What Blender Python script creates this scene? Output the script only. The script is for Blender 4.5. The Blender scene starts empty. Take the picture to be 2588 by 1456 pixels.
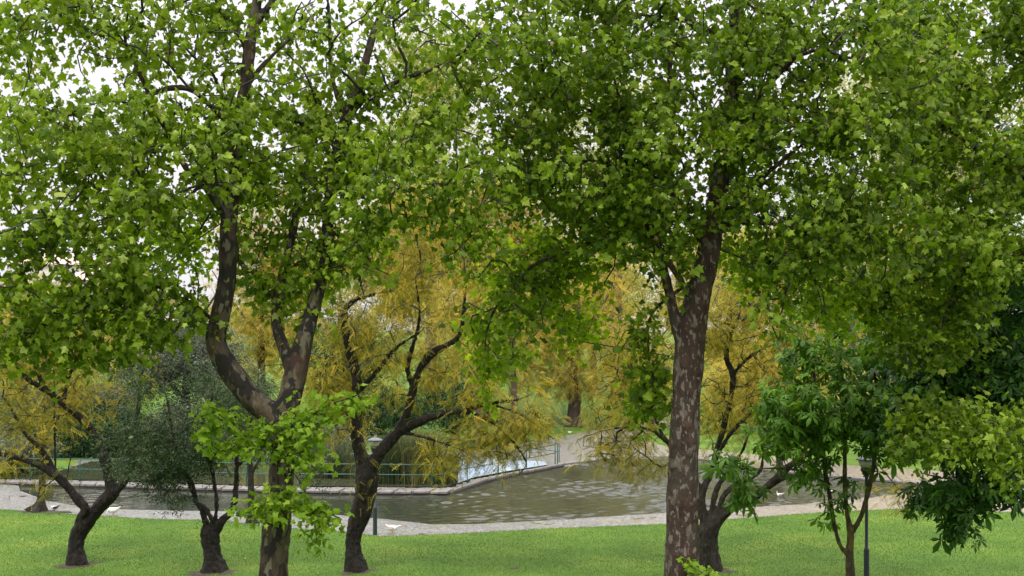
import bpy, math, random
import numpy as np
from mathutils import Vector, Matrix
R = math.radians
rng = np.random.default_rng(7)
random.seed(7)
SC = bpy.context.scene

# ------------------------------------------------------------------ camera, sky, sun, exposure
F = 2775.0            # focal length of the photograph in its own pixels (2588 wide)
HC = 6.2              # eye height above the lawn
HY = 904.0            # height of the horizon in the photograph
cam_d = bpy.data.cameras.new("camera"); cam = bpy.data.objects.new("camera", cam_d)
SC.collection.objects.link(cam); SC.camera = cam
cam.location = (0, 0, HC); cam.rotation_euler = (R(90), 0, 0)
cam_d.sensor_width = 36.0; cam_d.lens = 36.0 * F / 2588.0
cam_d.shift_y = (HY - 728.0) / 2588.0
cam_d.clip_start = 0.5; cam_d.clip_end = 3000
SC.render.resolution_x = 1024; SC.render.resolution_y = 576

SUN_EL, SUN_AZ = R(58), R(205)      # azimuth from +Y clockwise: high, behind the viewer and a little to the left
W = bpy.data.worlds.new("World"); SC.world = W; W.use_nodes = True
nt = W.node_tree; nt.nodes.clear()
sky = nt.nodes.new('ShaderNodeTexSky'); sky.sky_type = 'NISHITA'; sky.sun_disc = False
sky.sun_elevation = SUN_EL; sky.sun_rotation = SUN_AZ; sky.dust_density = 6; sky.air_density = 1.5
mx = nt.nodes.new('ShaderNodeMixRGB'); mx.inputs[0].default_value = 0.88
# closed cloud cover, brightest overhead, with soft unevenness
tcw = nt.nodes.new('ShaderNodeTexCoord'); sxw = nt.nodes.new('ShaderNodeSeparateXYZ'); nt.links.new(tcw.outputs['Generated'], sxw.inputs[0])
nzw = nt.nodes.new('ShaderNodeTexNoise'); nzw.inputs['Scale'].default_value = 3.0; nzw.inputs['Detail'].default_value = 5; nt.links.new(tcw.outputs['Generated'], nzw.inputs['Vector'])
adw = nt.nodes.new('ShaderNodeMath'); adw.operation = 'MULTIPLY_ADD'; adw.inputs[1].default_value = .12; nt.links.new(nzw.outputs['Fac'], adw.inputs[0]); nt.links.new(sxw.outputs['Z'], adw.inputs[2])
crw = nt.nodes.new('ShaderNodeValToRGB'); ew = crw.color_ramp.elements; ew[0].position = .0; ew[0].color = (.20, .20, .19, 1); ew[1].position = 1.0; ew[1].color = (1, .98, 1, 1)
for p_, c_ in ((.06, (.248, .240, .258)), (.34, (.295, .285, .305))): e_ = ew.new(p_); e_.color = (*c_, 1)
nt.links.new(adw.outputs[0], crw.inputs[0])
mlw = nt.nodes.new('ShaderNodeVectorMath'); mlw.operation = 'SCALE'; mlw.inputs['Scale'].default_value = 32.0; nt.links.new(crw.outputs[0], mlw.inputs[0]); nt.links.new(mlw.outputs[0], mx.inputs[2])
bg = nt.nodes.new('ShaderNodeBackground'); bg.inputs['Strength'].default_value = 0.08
wo = nt.nodes.new('ShaderNodeOutputWorld')
nt.links.new(sky.outputs[0], mx.inputs[1]); nt.links.new(mx.outputs[0], bg.inputs[0]); nt.links.new(bg.outputs[0], wo.inputs[0])

sl = bpy.data.lights.new("sun", 'SUN'); sl.energy = 1.6; sl.angle = R(14); sl.color = (1.0, .96, .9)
so = bpy.data.objects.new("sun", sl); SC.collection.objects.link(so)
sd = Vector((math.sin(SUN_AZ) * math.cos(SUN_EL), math.cos(SUN_AZ) * math.cos(SUN_EL), math.sin(SUN_EL)))
so.rotation_euler = sd.to_track_quat('Z', 'Y').to_euler(); so.location = (0, 0, 60)
SC.view_settings.view_transform = 'Standard'; SC.view_settings.look = 'None'
SC.view_settings.gamma = 1; SC.view_settings.exposure = 0.66
SC.render.engine = 'CYCLES'
SC.cycles.max_bounces = 7; SC.cycles.diffuse_bounces = 3; SC.cycles.transmission_bounces = 5
SC.cycles.glossy_bounces = 2

# ------------------------------------------------------------------ helpers
def P(px, py, d):
    """point seen at photo pixel (px, py) standing d metres in front of the viewer"""
    return np.array([(px - 1294.0) * d / F, d, HC - (py - HY) * d / F])
def G(px, py, z=0.0):
    """point on the level ground"""
    d = F * (HC - z) / (py - HY)
    return np.array([(px - 1294.0) * d / F, d, z])

def link(o, parent=None):
    SC.collection.objects.link(o)
    if parent is not None: o.parent = parent
    return o
def tag(o, label=None, cat=None, group=None, kind=None):
    if label: o['label'] = label
    if cat: o['category'] = cat
    if group: o['group'] = group
    if kind: o['kind'] = kind
    return o
def empty(name, loc):
    o = bpy.data.objects.new(name, None); o.location = loc; o.empty_display_size = .2
    return link(o)

def mesh_obj(name, V, faces, mat, parent=None, smooth=False, attrs=None, off=None):
    """faces: int array (M,k) or list of such arrays or list of tuples"""
    V = np.asarray(V, dtype=np.float32)
    if off is not None: V = V - np.asarray(off, dtype=np.float32)
    me = bpy.data.meshes.new(name)
    if isinstance(faces, np.ndarray): faces = [faces]
    if len(faces) and not isinstance(faces[0], np.ndarray):
        me.from_pydata([tuple(v) for v in V], [], [tuple(int(i) for i in f) for f in faces])
    else:
        loops = np.concatenate([f.ravel() for f in faces]).astype(np.int32)
        tot = np.concatenate([np.full(len(f), f.shape[1], dtype=np.int32) for f in faces])
        st = np.concatenate([[0], np.cumsum(tot)[:-1]]).astype(np.int32)
        me.vertices.add(len(V)); me.vertices.foreach_set('co', V.ravel())
        me.loops.add(len(loops)); me.loops.foreach_set('vertex_index', loops)
        me.polygons.add(len(tot)); me.polygons.foreach_set('loop_start', st); me.polygons.foreach_set('loop_total', tot)
    if attrs:
        for k, a in attrs.items():
            at = me.attributes.new(k, 'FLOAT', 'POINT'); at.data.foreach_set('value', np.asarray(a, dtype=np.float32))
    me.update(calc_edges=True)
    if smooth: me.polygons.foreach_set('use_smooth', np.ones(len(me.polygons), dtype=bool))
    me.materials.append(mat)
    return link(bpy.data.objects.new(name, me), parent)

def nn(v): return v / np.maximum(np.linalg.norm(v, axis=-1, keepdims=True), 1e-9)

def scatter(TV, TF, pos, ydir, nrm, size, tint):
    """copies of a template (x across, y along, z normal) -> verts, faces, tint"""
    y = nn(ydir); x = nn(np.cross(y, nrm)); z = np.cross(x, y)
    n = len(pos)
    M = np.stack([x, y, z], axis=1)                       # (n,3basis,3)
    V = np.einsum('tk,nkj->ntj', TV, M) * size[:, None, None] + pos[:, None, :]
    nv = len(TV)
    fs = []
    for f in TF:
        fs.append((f[None] + (np.arange(n) * nv)[:, None, None]).reshape(-1, f.shape[1]))
    return V.reshape(-1, 3), fs, np.repeat(tint, nv)

# leaf templates --------------------------------------------------
def t_plane():
    half = [(0.10, -.02), (0.26, -.10), (0.47, .05), (0.37, .17), (0.66, .46), (0.36, .47), (0.27, .60), (0.17, .72)]
    pts = half + [(0, 1.0)] + [(-x, y) for x, y in half[::-1]]
    pts = [(0, .32)] + pts
    V = np.array([(x, y, -.42 * abs(x) ** 1.4 - .30 * y * y + .10 * math.sin(9 * x + 5 * y)) for x, y in pts])
    n = len(pts) - 1
    Fc = np.array([(0, 1 + i, 1 + (i + 1) % n) for i in range(n)])
    return V, [Fc]
def t_plane_lo():
    pts = [(0, .3), (.12, 0), (.42, 0), (.34, .2), (.6, .45), (.3, .5), (0, 1), (-.3, .5), (-.6, .45), (-.34, .2), (-.42, 0), (-.12, 0)]
    V = np.array([(x, y, -.45 * abs(x) ** 1.4 - .3 * y * y) for x, y in pts]); n = len(pts) - 1
    return V, [np.array([(0, 1 + i, 1 + (i + 1) % n) for i in range(n)])]
def t_chestnut():
    V = []; Fc = []
    for a, L in ((-115, .62), (-62, .85), (-5, 1.0), (55, .9), (112, .6)):
        a = R(a); c, s = math.cos(a), math.sin(a)
        prof = [(0, 0, 0), (.13, .38, 0), (.19, .68, 0), (0, 1.0, 0), (-.19, .68, 0), (-.13, .38, 0), (0, .4, 1), (0, .7, 1)]
        b = len(V)
        for x, y, m in prof:
            x *= L; y *= L
            z = -.55 * y * y + (.05 if m else -.02)
            V.append((x * c + y * s, y * c - x * s, z))
        Fc += [(b, b+1, b+6), (b+1, b+2, b+6), (b+2, b+7, b+6), (b+2, b+3, b+7), (b+3, b+4, b+7), (b+4, b+6, b+7), (b+4, b+5, b+6), (b+5, b, b+6)]
    return np.array(V), [np.array(Fc)]
def t_frond(n=7):
    V = []; Fc = []
    for i in range(n):
        y = .12 + .8 * i / (n - 1); L = .21 * (1 - .55 * abs(i / (n - 1) - .4))
        for s in (-1, 1):
            b = len(V); zz = -.35 * y * y
            V += [(0, y, zz), (s * L * .55, y + .02, zz - .03), (s * L, y + .10, zz - .08), (s * L * .5, y + .105, zz - .03)]
            Fc.append((b, b+1, b+2, b+3))
    return np.array(V), [np.array(Fc)]
def t_sprig(n=10, L=.26, w=.045):
    V = []; Fc = []; r = random.Random(4)
    for i in range(n):
        y = .05 + .85 * i / (n - 1); a = i * 2.4
        d = Vector((math.cos(a), .75, math.sin(a))).normalized() * L * r.uniform(.7, 1.15)
        sx = Vector((-math.sin(a), 0, math.cos(a))) * w
        b = len(V); o = Vector((0, y, -.2 * y * y))
        for q in (o, o + d * .45 + sx, o + d, o + d * .45 - sx): V.append(tuple(q))
        Fc.append((b, b+1, b+2, b+3))
    return np.array(V), [np.array(Fc)]
def t_tuft(n=9, s=.36):
    V = []; Fc = []; r = random.Random(9)
    for i in range(n):
        c = Vector((r.gauss(0, .38), r.gauss(.2, .38), r.gauss(0, .38)))
        a = Vector((r.gauss(0, 1), r.gauss(0, 1), r.gauss(0, 1))).normalized()
        t = a.cross(Vector((r.gauss(0, 1), r.gauss(0, 1), r.gauss(0, 1)))).normalized()
        b = len(V)
        for q in (c, c + a * s * .5 + t * s * .28, c + a * s, c + a * s * .5 - t * s * .28): V.append(tuple(q))
        Fc.append((b, b+1, b+2, b+3))
    return np.array(V), [np.array(Fc)]
T_PLANE, T_PLANE_LO, T_CHEST, T_FROND, T_SPRIG, T_TUFT = t_plane(), t_plane_lo(), t_chestnut(), t_frond(), t_sprig(), t_tuft()

# ------------------------------------------------------------------ materials
def M(name):
    m = bpy.data.materials.new(name); m.use_nodes = True
    n = m.node_tree; n.nodes.clear()
    o = n.nodes.new('ShaderNodeOutputMaterial'); return m, n, o
def N(n, t, **k):
    a = n.nodes.new(t)
    for q, v in k.items():
        if q.startswith('i_'):
            a.inputs[q[2:].replace('_', ' ')].default_value = v
        else: setattr(a, q, v)
    return a
def ramp(n, stops, interp='LINEAR'):
    r = n.nodes.new('ShaderNodeValToRGB'); r.color_ramp.interpolation = interp
    e = r.color_ramp.elements
    while len(e) < len(stops): e.new(.5)
    for k, (p, c) in zip(e, stops): k.position = p; k.color = (*c, 1)
    return r
def leaf_mat(name, stops, trans=.42, rough=.48, tc=(1.25, 1.3, .5), spec=.2):
    m, n, o = M(name)
    at = N(n, 'ShaderNodeAttribute', attribute_name='tint')
    r = ramp(n, stops); n.links.new(at.outputs['Fac'], r.inputs[0])
    b = N(n, 'ShaderNodeBsdfPrincipled', i_Roughness=rough); b.inputs['Specular IOR Level'].default_value = spec
    n.links.new(r.outputs[0], b.inputs['Base Color'])
    t = N(n, 'ShaderNodeBsdfTranslucent')
    mu = N(n, 'ShaderNodeVectorMath', operation='MULTIPLY'); mu.inputs[1].default_value = tc
    n.links.new(r.outputs[0], mu.inputs[0]); n.links.new(mu.outputs[0], t.inputs[0])
    x = N(n, 'ShaderNodeMixShader'); x.inputs[0].default_value = trans
    n.links.new(b.outputs[0], x.inputs[1]); n.links.new(t.outputs[0], x.inputs[2]); n.links.new(x.outputs[0], o.inputs[0])
    return m
def bark_mat(name, stops, scale=6.0, stretch=.35, bump=.6, rough=.75, patch=None, fur=22):
    """patch = (colour stops) for the flaking plates of plane bark"""
    m, n, o = M(name)
    tc = N(n, 'ShaderNodeTexCoord'); mp = N(n, 'ShaderNodeMapping'); mp.inputs['Scale'].default_value = (1, 1, stretch)
    n.links.new(tc.outputs['Object'], mp.inputs[0])
    no = N(n, 'ShaderNodeTexNoise', i_Scale=scale, i_Detail=7.0, i_Roughness=.62); n.links.new(mp.outputs[0], no.inputs['Vector'])
    r = ramp(n, stops); n.links.new(no.outputs['Fac'], r.inputs[0]); col = r.outputs[0]
    b = N(n, 'ShaderNodeBsdfPrincipled', i_Roughness=rough); b.inputs['Specular IOR Level'].default_value = .3
    hgt = no.outputs['Fac']
    if patch:
        # flaking plates: two cut noises laid over each other
        for k, (sc, lo, hi, c, w) in enumerate(patch):
            mp2 = N(n, 'ShaderNodeMapping'); mp2.inputs['Scale'].default_value = (1, 1, .5); mp2.inputs['Location'].default_value = (3.1 * k, 1.7 * k, 5.3 * k)
            n.links.new(tc.outputs['Object'], mp2.inputs[0])
            vo = N(n, 'ShaderNodeTexNoise', i_Scale=sc, i_Detail=2.5, i_Roughness=.5, i_Distortion=.35); n.links.new(mp2.outputs[0], vo.inputs['Vector'])
            rr = ramp(n, [(lo, (0, 0, 0)), (hi, (1, 1, 1))]); n.links.new(vo.outputs['Fac'], rr.inputs[0])
            mm = N(n, 'ShaderNodeMath', operation='MULTIPLY'); mm.inputs[1].default_value = w; n.links.new(rr.outputs[0], mm.inputs[0])
            mc = N(n, 'ShaderNodeMixRGB'); mc.inputs[2].default_value = (*c, 1)
            n.links.new(mm.outputs[0], mc.inputs[0]); n.links.new(col, mc.inputs[1]); col = mc.outputs[0]
    fu = N(n, 'ShaderNodeTexNoise', i_Scale=fur, i_Detail=5.0, i_Roughness=.7); n.links.new(mp.outputs[0], fu.inputs['Vector'])
    ad = N(n, 'ShaderNodeMath', operation='ADD'); n.links.new(hgt, ad.inputs[0]); n.links.new(fu.outputs['Fac'], ad.inputs[1])
    bu = N(n, 'ShaderNodeBump', i_Strength=bump, i_Distance=.07); n.links.new(ad.outputs[0], bu.inputs['Height'])
    n.links.new(bu.outputs[0], b.inputs['Normal']); n.links.new(col, b.inputs['Base Color'])
    n.links.new(b.outputs[0], o.inputs[0]); return m
def plain(name, c, rough=.5, metal=0, var=.12, scale=8, bump=0.0):
    m, n, o = M(name)
    tc = N(n, 'ShaderNodeTexCoord'); no = N(n, 'ShaderNodeTexNoise', i_Scale=scale, i_Detail=5.0); n.links.new(tc.outputs['Object'], no.inputs['Vector'])
    lo = tuple(max(0, x * (1 - var * 2)) for x in c); hi = tuple(min(1, x * (1 + var * 2)) for x in c)
    r = ramp(n, [(.3, lo), (.7, hi)]); n.links.new(no.outputs['Fac'], r.inputs[0])
    b = N(n, 'ShaderNodeBsdfPrincipled', i_Roughness=rough, i_Metallic=metal); n.links.new(r.outputs[0], b.inputs['Base Color'])
    if bump:
        bu = N(n, 'ShaderNodeBump', i_Strength=bump, i_Distance=.02); n.links.new(no.outputs['Fac'], bu.inputs['Height']); n.links.new(bu.outputs[0], b.inputs['Normal'])
    n.links.new(b.outputs[0], o.inputs[0]); return m

L_PLANE = leaf_mat('plane_leaf', [(0, (.06, .115, .006)), (.3, (.12, .195, .009)), (.55, (.19, .285, .014)), (.85, (.29, .39, .04)), (.95, (.36, .42, .11)), (1, (.46, .36, .16))], trans=.40)
L_PLANE_B = leaf_mat('plane_leaf_dark', [(0, (.05, .10, .006)), (.3, (.10, .17, .008)), (.6, (.16, .25, .012)), (.88, (.25, .345, .03)), (.96, (.30, .37, .08)), (1, (.42, .33, .14))], trans=.40)
L_LIME = leaf_mat('plane_leaf_young', [(0, (.11, .20, .012)), (.5, (.18, .30, .018)), (.9, (.28, .40, .035)), (1, (.36, .45, .07))], trans=.5)
L_CHEST = leaf_mat('chestnut_leaf', [(0, (.04, .10, .010)), (.5, (.078, .18, .014)), (1, (.15, .30, .026))], trans=.35, rough=.4)
L_CHEST_D = leaf_mat('chestnut_leaf_dark', [(0, (.018, .058, .008)), (.5, (.036, .10, .012)), (1, (.075, .18, .018))], trans=.34, rough=.36)
L_GOLD = leaf_mat('golden_frond', [(0, (.10, .11, .016)), (.35, (.235, .225, .026)), (.75, (.44, .375, .05)), (1, (.64, .47, .05))], trans=.45, tc=(1.15, 1.1, .5), rough=.6)
L_GOLDF = leaf_mat('golden_far_frond', [(0, (.17, .18, .035)), (.4, (.38, .325, .06)), (.8, (.57, .44, .08)), (1, (.70, .51, .09))], trans=.45, tc=(1.15, 1.1, .6), rough=.6)
L_SPRAY = leaf_mat('plane_leaf_backlit', [(0, (.15, .24, .012)), (.5, (.27, .40, .02)), (.9, (.40, .52, .04)), (1, (.45, .52, .09))], trans=.62, tc=(1.2, 1.25, .5), spec=.15)
L_OLIVE = leaf_mat('olive_leaf', [(0, (.02, .04, .014)), (.6, (.045, .075, .028)), (1, (.13, .17, .09))], trans=.2, rough=.5)
L_PALE = leaf_mat('pale_leaf', [(0, (.20, .24, .06)), (.5, (.34, .36, .10)), (1, (.5, .48, .17))], trans=.5, rough=.6)
L_GREEN = leaf_mat('mid_leaf', [(0, (.06, .13, .02)), (.5, (.12, .22, .03)), (1, (.24, .34, .05))], trans=.42, rough=.55)
L_DARK = leaf_mat('conifer_leaf', [(0, (.012, .03, .012)), (.5, (.03, .07, .025)), (1, (.07, .13, .04))], trans=.2, rough=.6)
L_GREY = leaf_mat('grey_leaf', [(0, (.05, .065, .045)), (.5, (.10, .12, .085)), (1, (.2, .22, .16))], trans=.25, rough=.6)
L_REED = leaf_mat('reed', [(0, (.03, .045, .02)), (.5, (.07, .09, .035)), (.85, (.15, .15, .06)), (1, (.3, .24, .12))], trans=.2, rough=.6)
L_GRASS = leaf_mat('grass_blade', [(0, (.052, .115, .008)), (.5, (.082, .16, .011)), (.9, (.125, .20, .018)), (1, (.24, .24, .05))], trans=.35, rough=.55)

B_PLANE_L = bark_mat('plane_bark_olive', [(.25, (.014, .010, .006)), (.45, (.045, .034, .02)), (.62, (.085, .068, .04)), (.8, (.13, .105, .065))], scale=3.2, stretch=.3, bump=.5,
    patch=[(4.6, .48, .52, (.010, .008, .006), .92), (9, .585, .62, (.13, .115, .07), .8), (3.4, .57, .62, (.05, .024, .015), .7)])
B_PLANE_R = bark_mat('plane_bark_red', [(.3, (.014, .008, .006)), (.5, (.042, .023, .016)), (.7, (.072, .043, .031))], scale=5, stretch=.5, bump=.7,
    patch=[(2.4, .54, .57, (.04, .032, .024), .75), (12, .575, .61, (.19, .16, .135), .7), (6, .60, .64, (.12, .10, .08), .75)])
B_TWIG = plain('twig_bark', (.016, .012, .009), rough=.6)
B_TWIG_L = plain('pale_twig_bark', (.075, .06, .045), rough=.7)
B_DARK = bark_mat('locust_bark', [(.32, (.004, .003, .0025)), (.52, (.014, .010, .007)), (.75, (.036, .027, .018))], scale=11, stretch=.22, bump=1.0, rough=.62)
B_LICH = bark_mat('lichen_bark', [(.3, (.009, .007, .005)), (.5, (.024, .02, .013)), (.66, (.045, .038, .024))], scale=11, stretch=.3, bump=1.0,
    patch=[(6, .60, .68, (.07, .075, .05), .45)])
B_CHEST = bark_mat('chestnut_bark', [(.3, (.03, .022, .014)), (.7, (.075, .055, .035))], scale=10, stretch=.6, bump=.6, patch=[(7, .5, .6, (.13, .10, .015), .75)])
B_FAR = bark_mat('far_bark', [(.3, (.045, .032, .027)), (.7, (.12, .085, .07))], scale=5, stretch=.3, bump=.7)
SEED = plain('seed_ball_brown', (.07, .03, .014), rough=.9)

# ------------------------------------------------------------------ tree machinery
def spline(pts, step):
    """Catmull-Rom through (x,y,z,r) rows, sampled about every step metres"""
    A = np.array(pts, float)
    if len(A) == 2: A = np.vstack([A[0], (A[0] + A[1]) / 2, A[1]])
    A = np.vstack([2 * A[0] - A[1], A, 2 * A[-1] - A[-2]]); out = []
    for i in range(1, len(A) - 2):
        p0, p1, p2, p3 = A[i-1:i+3]; n = max(1, int(round(np.linalg.norm(p2[:3] - p1[:3]) / step)))
        for k in range(n):
            t = k / n
            out.append(.5 * ((2 * p1) + (p2 - p0) * t + (2 * p0 - 5 * p1 + 4 * p2 - p3) * t * t + (3 * p1 - p0 - 3 * p2 + p3) * t ** 3))
    out.append(A[-2]); out = np.array(out); out[:, 3] = np.maximum(out[:, 3], .004)
    return out
def tube(S, sides=14, knob=.05, flare=0.0, seed=0):
    """closed tube along rows (x,y,z,r) with uneven radius"""
    r = np.random.default_rng(seed); n = len(S)
    C = S[:, :3]; T = nn(np.gradient(C, axis=0)); ref = np.array([.31, .95, .05])
    ph = r.uniform(0, 6.28, 6)
    V = np.zeros((n, sides, 3))
    a = np.linspace(0, 2 * np.pi, sides, endpoint=False)
    L = np.concatenate([[0], np.cumsum(np.linalg.norm(np.diff(C, axis=0), axis=1))])
    for i in range(n):
        u = np.cross(T[i], ref); u /= np.linalg.norm(u) + 1e-9; w = np.cross(T[i], u)
        rr = S[i, 3] * (1 + knob * (np.sin(2 * a + ph[0] + 1.3 * L[i]) + .8 * np.sin(3 * a + ph[1] - 2.1 * L[i]) + .9 * np.sin(5.3 * L[i] + ph[2]) + .6 * np.sin(5 * a + ph[3] + .7 * L[i])))
        if flare and L[i] < .9:
            k = (1 - L[i] / .9) ** 2; rr = rr * (1 + flare * k * (.6 + .55 * np.sin(4 * a + ph[4]) + .25 * np.sin(7 * a + ph[5])))
        V[i] = C[i] + rr[:, None] * (np.cos(a)[:, None] * u + np.sin(a)[:, None] * w)
    idx = np.arange(n * sides).reshape(n, sides)
    q = np.stack([idx[:-1], np.roll(idx[:-1], -1, 1), np.roll(idx[1:], -1, 1), idx[1:]], -1).reshape(-1, 4)
    VV = np.vstack([V.reshape(-1, 3), C[:1] - T[:1] * S[0, 3] * .3, C[-1:] + T[-1:] * S[-1, 3] * .6])
    c0, c1 = n * sides, n * sides + 1
    t0 = np.array([(c0, idx[0, (k + 1) % sides], idx[0, k]) for k in range(sides)])
    t1 = np.array([(c1, idx[-1, k], idx[-1, (k + 1) % sides]) for k in range(sides)])
    return VV, q, np.vstack([t0, t1])

def in_ell(e, n, r, shell=0.35):
    """n points inside an ellipsoid given as (px,py,d, rpx,rpy,rd)"""
    px, py, d, rx, ry, rd = e
    v = nn(r.normal(size=(n, 3))); rad = r.uniform(shell ** 3, 1, n) ** (1 / 3)
    v = v * rad[:, None]
    c = P(px, py, d); k = d / F
    return c + v * np.array([rx * k, rd, ry * k])

def grow(skel, att, r, step=.28, wpath=.22, wob=.10, rtip=.006, expo=.42):
    """joins every attractor to the skeleton by a chain of nodes -> positions, parents, radii, tips"""
    cap = len(skel[0]) + len(att) * 14 + 50
    pos = np.zeros((cap, 3)); par = np.full(cap, -1); plen = np.zeros(cap); n0 = len(skel[0])
    pos[:n0] = skel[0]; par[:n0] = skel[1]; plen[:n0] = skel[2]; n = n0
    base_dir = np.zeros((cap, 3)); base_dir[:n0] = skel[4]
    rad0 = skel[3]
    d0 = np.array([np.min(np.linalg.norm(pos[:n0] - a, axis=1)) for a in att])
    tips = []
    for ai in np.argsort(d0):
        a = att[ai]; dv = a - pos[:n]; dist = np.linalg.norm(dv, axis=1)
        cos = np.einsum('ij,ij->i', dv, base_dir[:n]) / (dist + 1e-6)
        cost = dist * (1.25 - .25 * cos) + wpath * plen[:n] + np.where(np.arange(n) < n0, 0.0, 0.0)
        b = int(np.argmin(cost)); L = dist[b]
        if L > 4.5: continue
        k = max(2, int(L / step)); p0 = pos[b]; ctl = p0 + base_dir[b] * L * .4 + np.array([0, 0, .10 * L]); prev = b
        wv = r.normal(size=3) * wob * L; w2 = r.normal(size=3) * wob * L * .7
        for i in range(1, k + 1):
            if n >= cap: break
            t = i / k
            q = (1 - t) ** 2 * p0 + 2 * t * (1 - t) * ctl + t * t * a + wv * math.sin(math.pi * t) * .6 + w2 * math.sin(2 * math.pi * t) * .5
            pos[n] = q; par[n] = prev; s = q - pos[prev]; ls = np.linalg.norm(s); plen[n] = plen[prev] + ls
            base_dir[n] = s / (ls + 1e-9); prev = n; n += 1
        tips.append(prev)
    cnt = np.zeros(n); 
    for t in tips: cnt[t] += 1
    for i in range(n - 1, n0 - 1, -1): cnt[par[i]] += cnt[i]
    rad = rtip * np.maximum(cnt, 1) ** expo
    rad[:n0] = rad0
    for i in range(n0, n): rad[i] = min(rad[i], rad[par[i]] * .92)
    rad = np.maximum(rad, rtip * .7)
    return pos[:n], par[:n], rad, np.array(tips, int), n0, base_dir[:n]

def open_view(p, segs, k):
    """False for points in the leafless hollows in front of a limb; segs: (px,py,px,py,depth,reach)"""
    ok = np.ones(len(p), bool)
    for x1, y1, x2, y2, d, w in segs:
        a, b = P(x1, y1, d)[[0, 2]], P(x2, y2, d)[[0, 2]]; e = b - a; q = p[:, [0, 2]] - a
        t = np.clip(q @ e / (e @ e), 0, 1); dist = np.linalg.norm(q - t[:, None] * e, axis=1)
        ok &= ~((dist < w * k) & (p[:, 1] < d + .1))
    return ok
def twig_mesh(pos, par, rad, n0, sides=5):
    rad = rad.copy(); rad[:n0] *= .45; i = np.arange(len(pos)); i = i[par[i] >= 0]; p = par[i]
    a, b = pos[p], pos[i]; T = nn(b - a); u = nn(np.cross(T, np.array([.31, .95, .05]))); w = np.cross(T, u)
    ang = np.linspace(0, 2 * np.pi, sides, endpoint=False)
    ra = np.minimum(rad[p], rad[i] * 1.25); rb = rad[i]
    ring = np.cos(ang)[None, :, None] * u[:, None] + np.sin(ang)[None, :, None] * w[:, None]
    A = a[:, None] + ring * ra[:, None, None]; B = b[:, None] + ring * rb[:, None, None] + T[:, None] * rb[:, None, None] * .4
    V = np.concatenate([A, B], 1).reshape(-1, 3); m = len(i)
    k = np.arange(sides); q = np.stack([k, (k + 1) % sides, (k + 1) % sides + sides, k + sides], -1)
    return V, (q[None] + (np.arange(m) * 2 * sides)[:, None, None]).reshape(-1, 4)

def leaves_on(pos, par, rad, tips, base_dir, r, per, size, tmpl, spread, droop=.6, back=3, tint_c=None, tintvar=.22, up=.5, clear=None):
    """leaves hung along the last stretch of every twig"""
    n = len(tips) * per
    t = np.repeat(tips, per)
    steps = r.integers(0, back + 1, n)
    for k in range(back):
        mv = steps > k; pp = par[t]; ok = mv & (pp >= 0); t = np.where(ok, pp, t)
    base = pos[t] + (pos[np.maximum(par[t], 0)] - pos[t]) * r.uniform(0, 1, (n, 1)) * (par[t] >= 0)[:, None]
    off = r.normal(size=(n, 3)) * np.array([1, 1, .75]) * spread
    p = base + off
    az = r.uniform(0, 2 * np.pi, n)
    y = np.stack([np.cos(az), np.sin(az), -droop + r.normal(0, .35, n)], 1) + off / (spread * 2.2) * .8
    nr = np.stack([r.normal(0, .55, n), r.normal(0, .55, n) - .25, np.full(n, up) + r.normal(0, .35, n)], 1)
    s = size * np.clip(r.normal(1, .32, n), .4, 1.75)
    clump = np.repeat(r.normal(0, .17, len(tips)), per)
    ti = np.clip(.45 + clump + r.normal(0, tintvar, n), 0, .93)
    ti = np.where(r.random(n) < .018, 1.0, ti)
    s = np.where(ti == 1.0, s * .6, s)
    if clear:
        k = open_view(p, clear, 1.0) | (r.random(n) < .12); p, y, nr, s, ti = p[k], y[k], nr[k], s[k], ti[k]
    return scatter(tmpl[0], tmpl[1], p, y, nr, s, ti)

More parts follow.
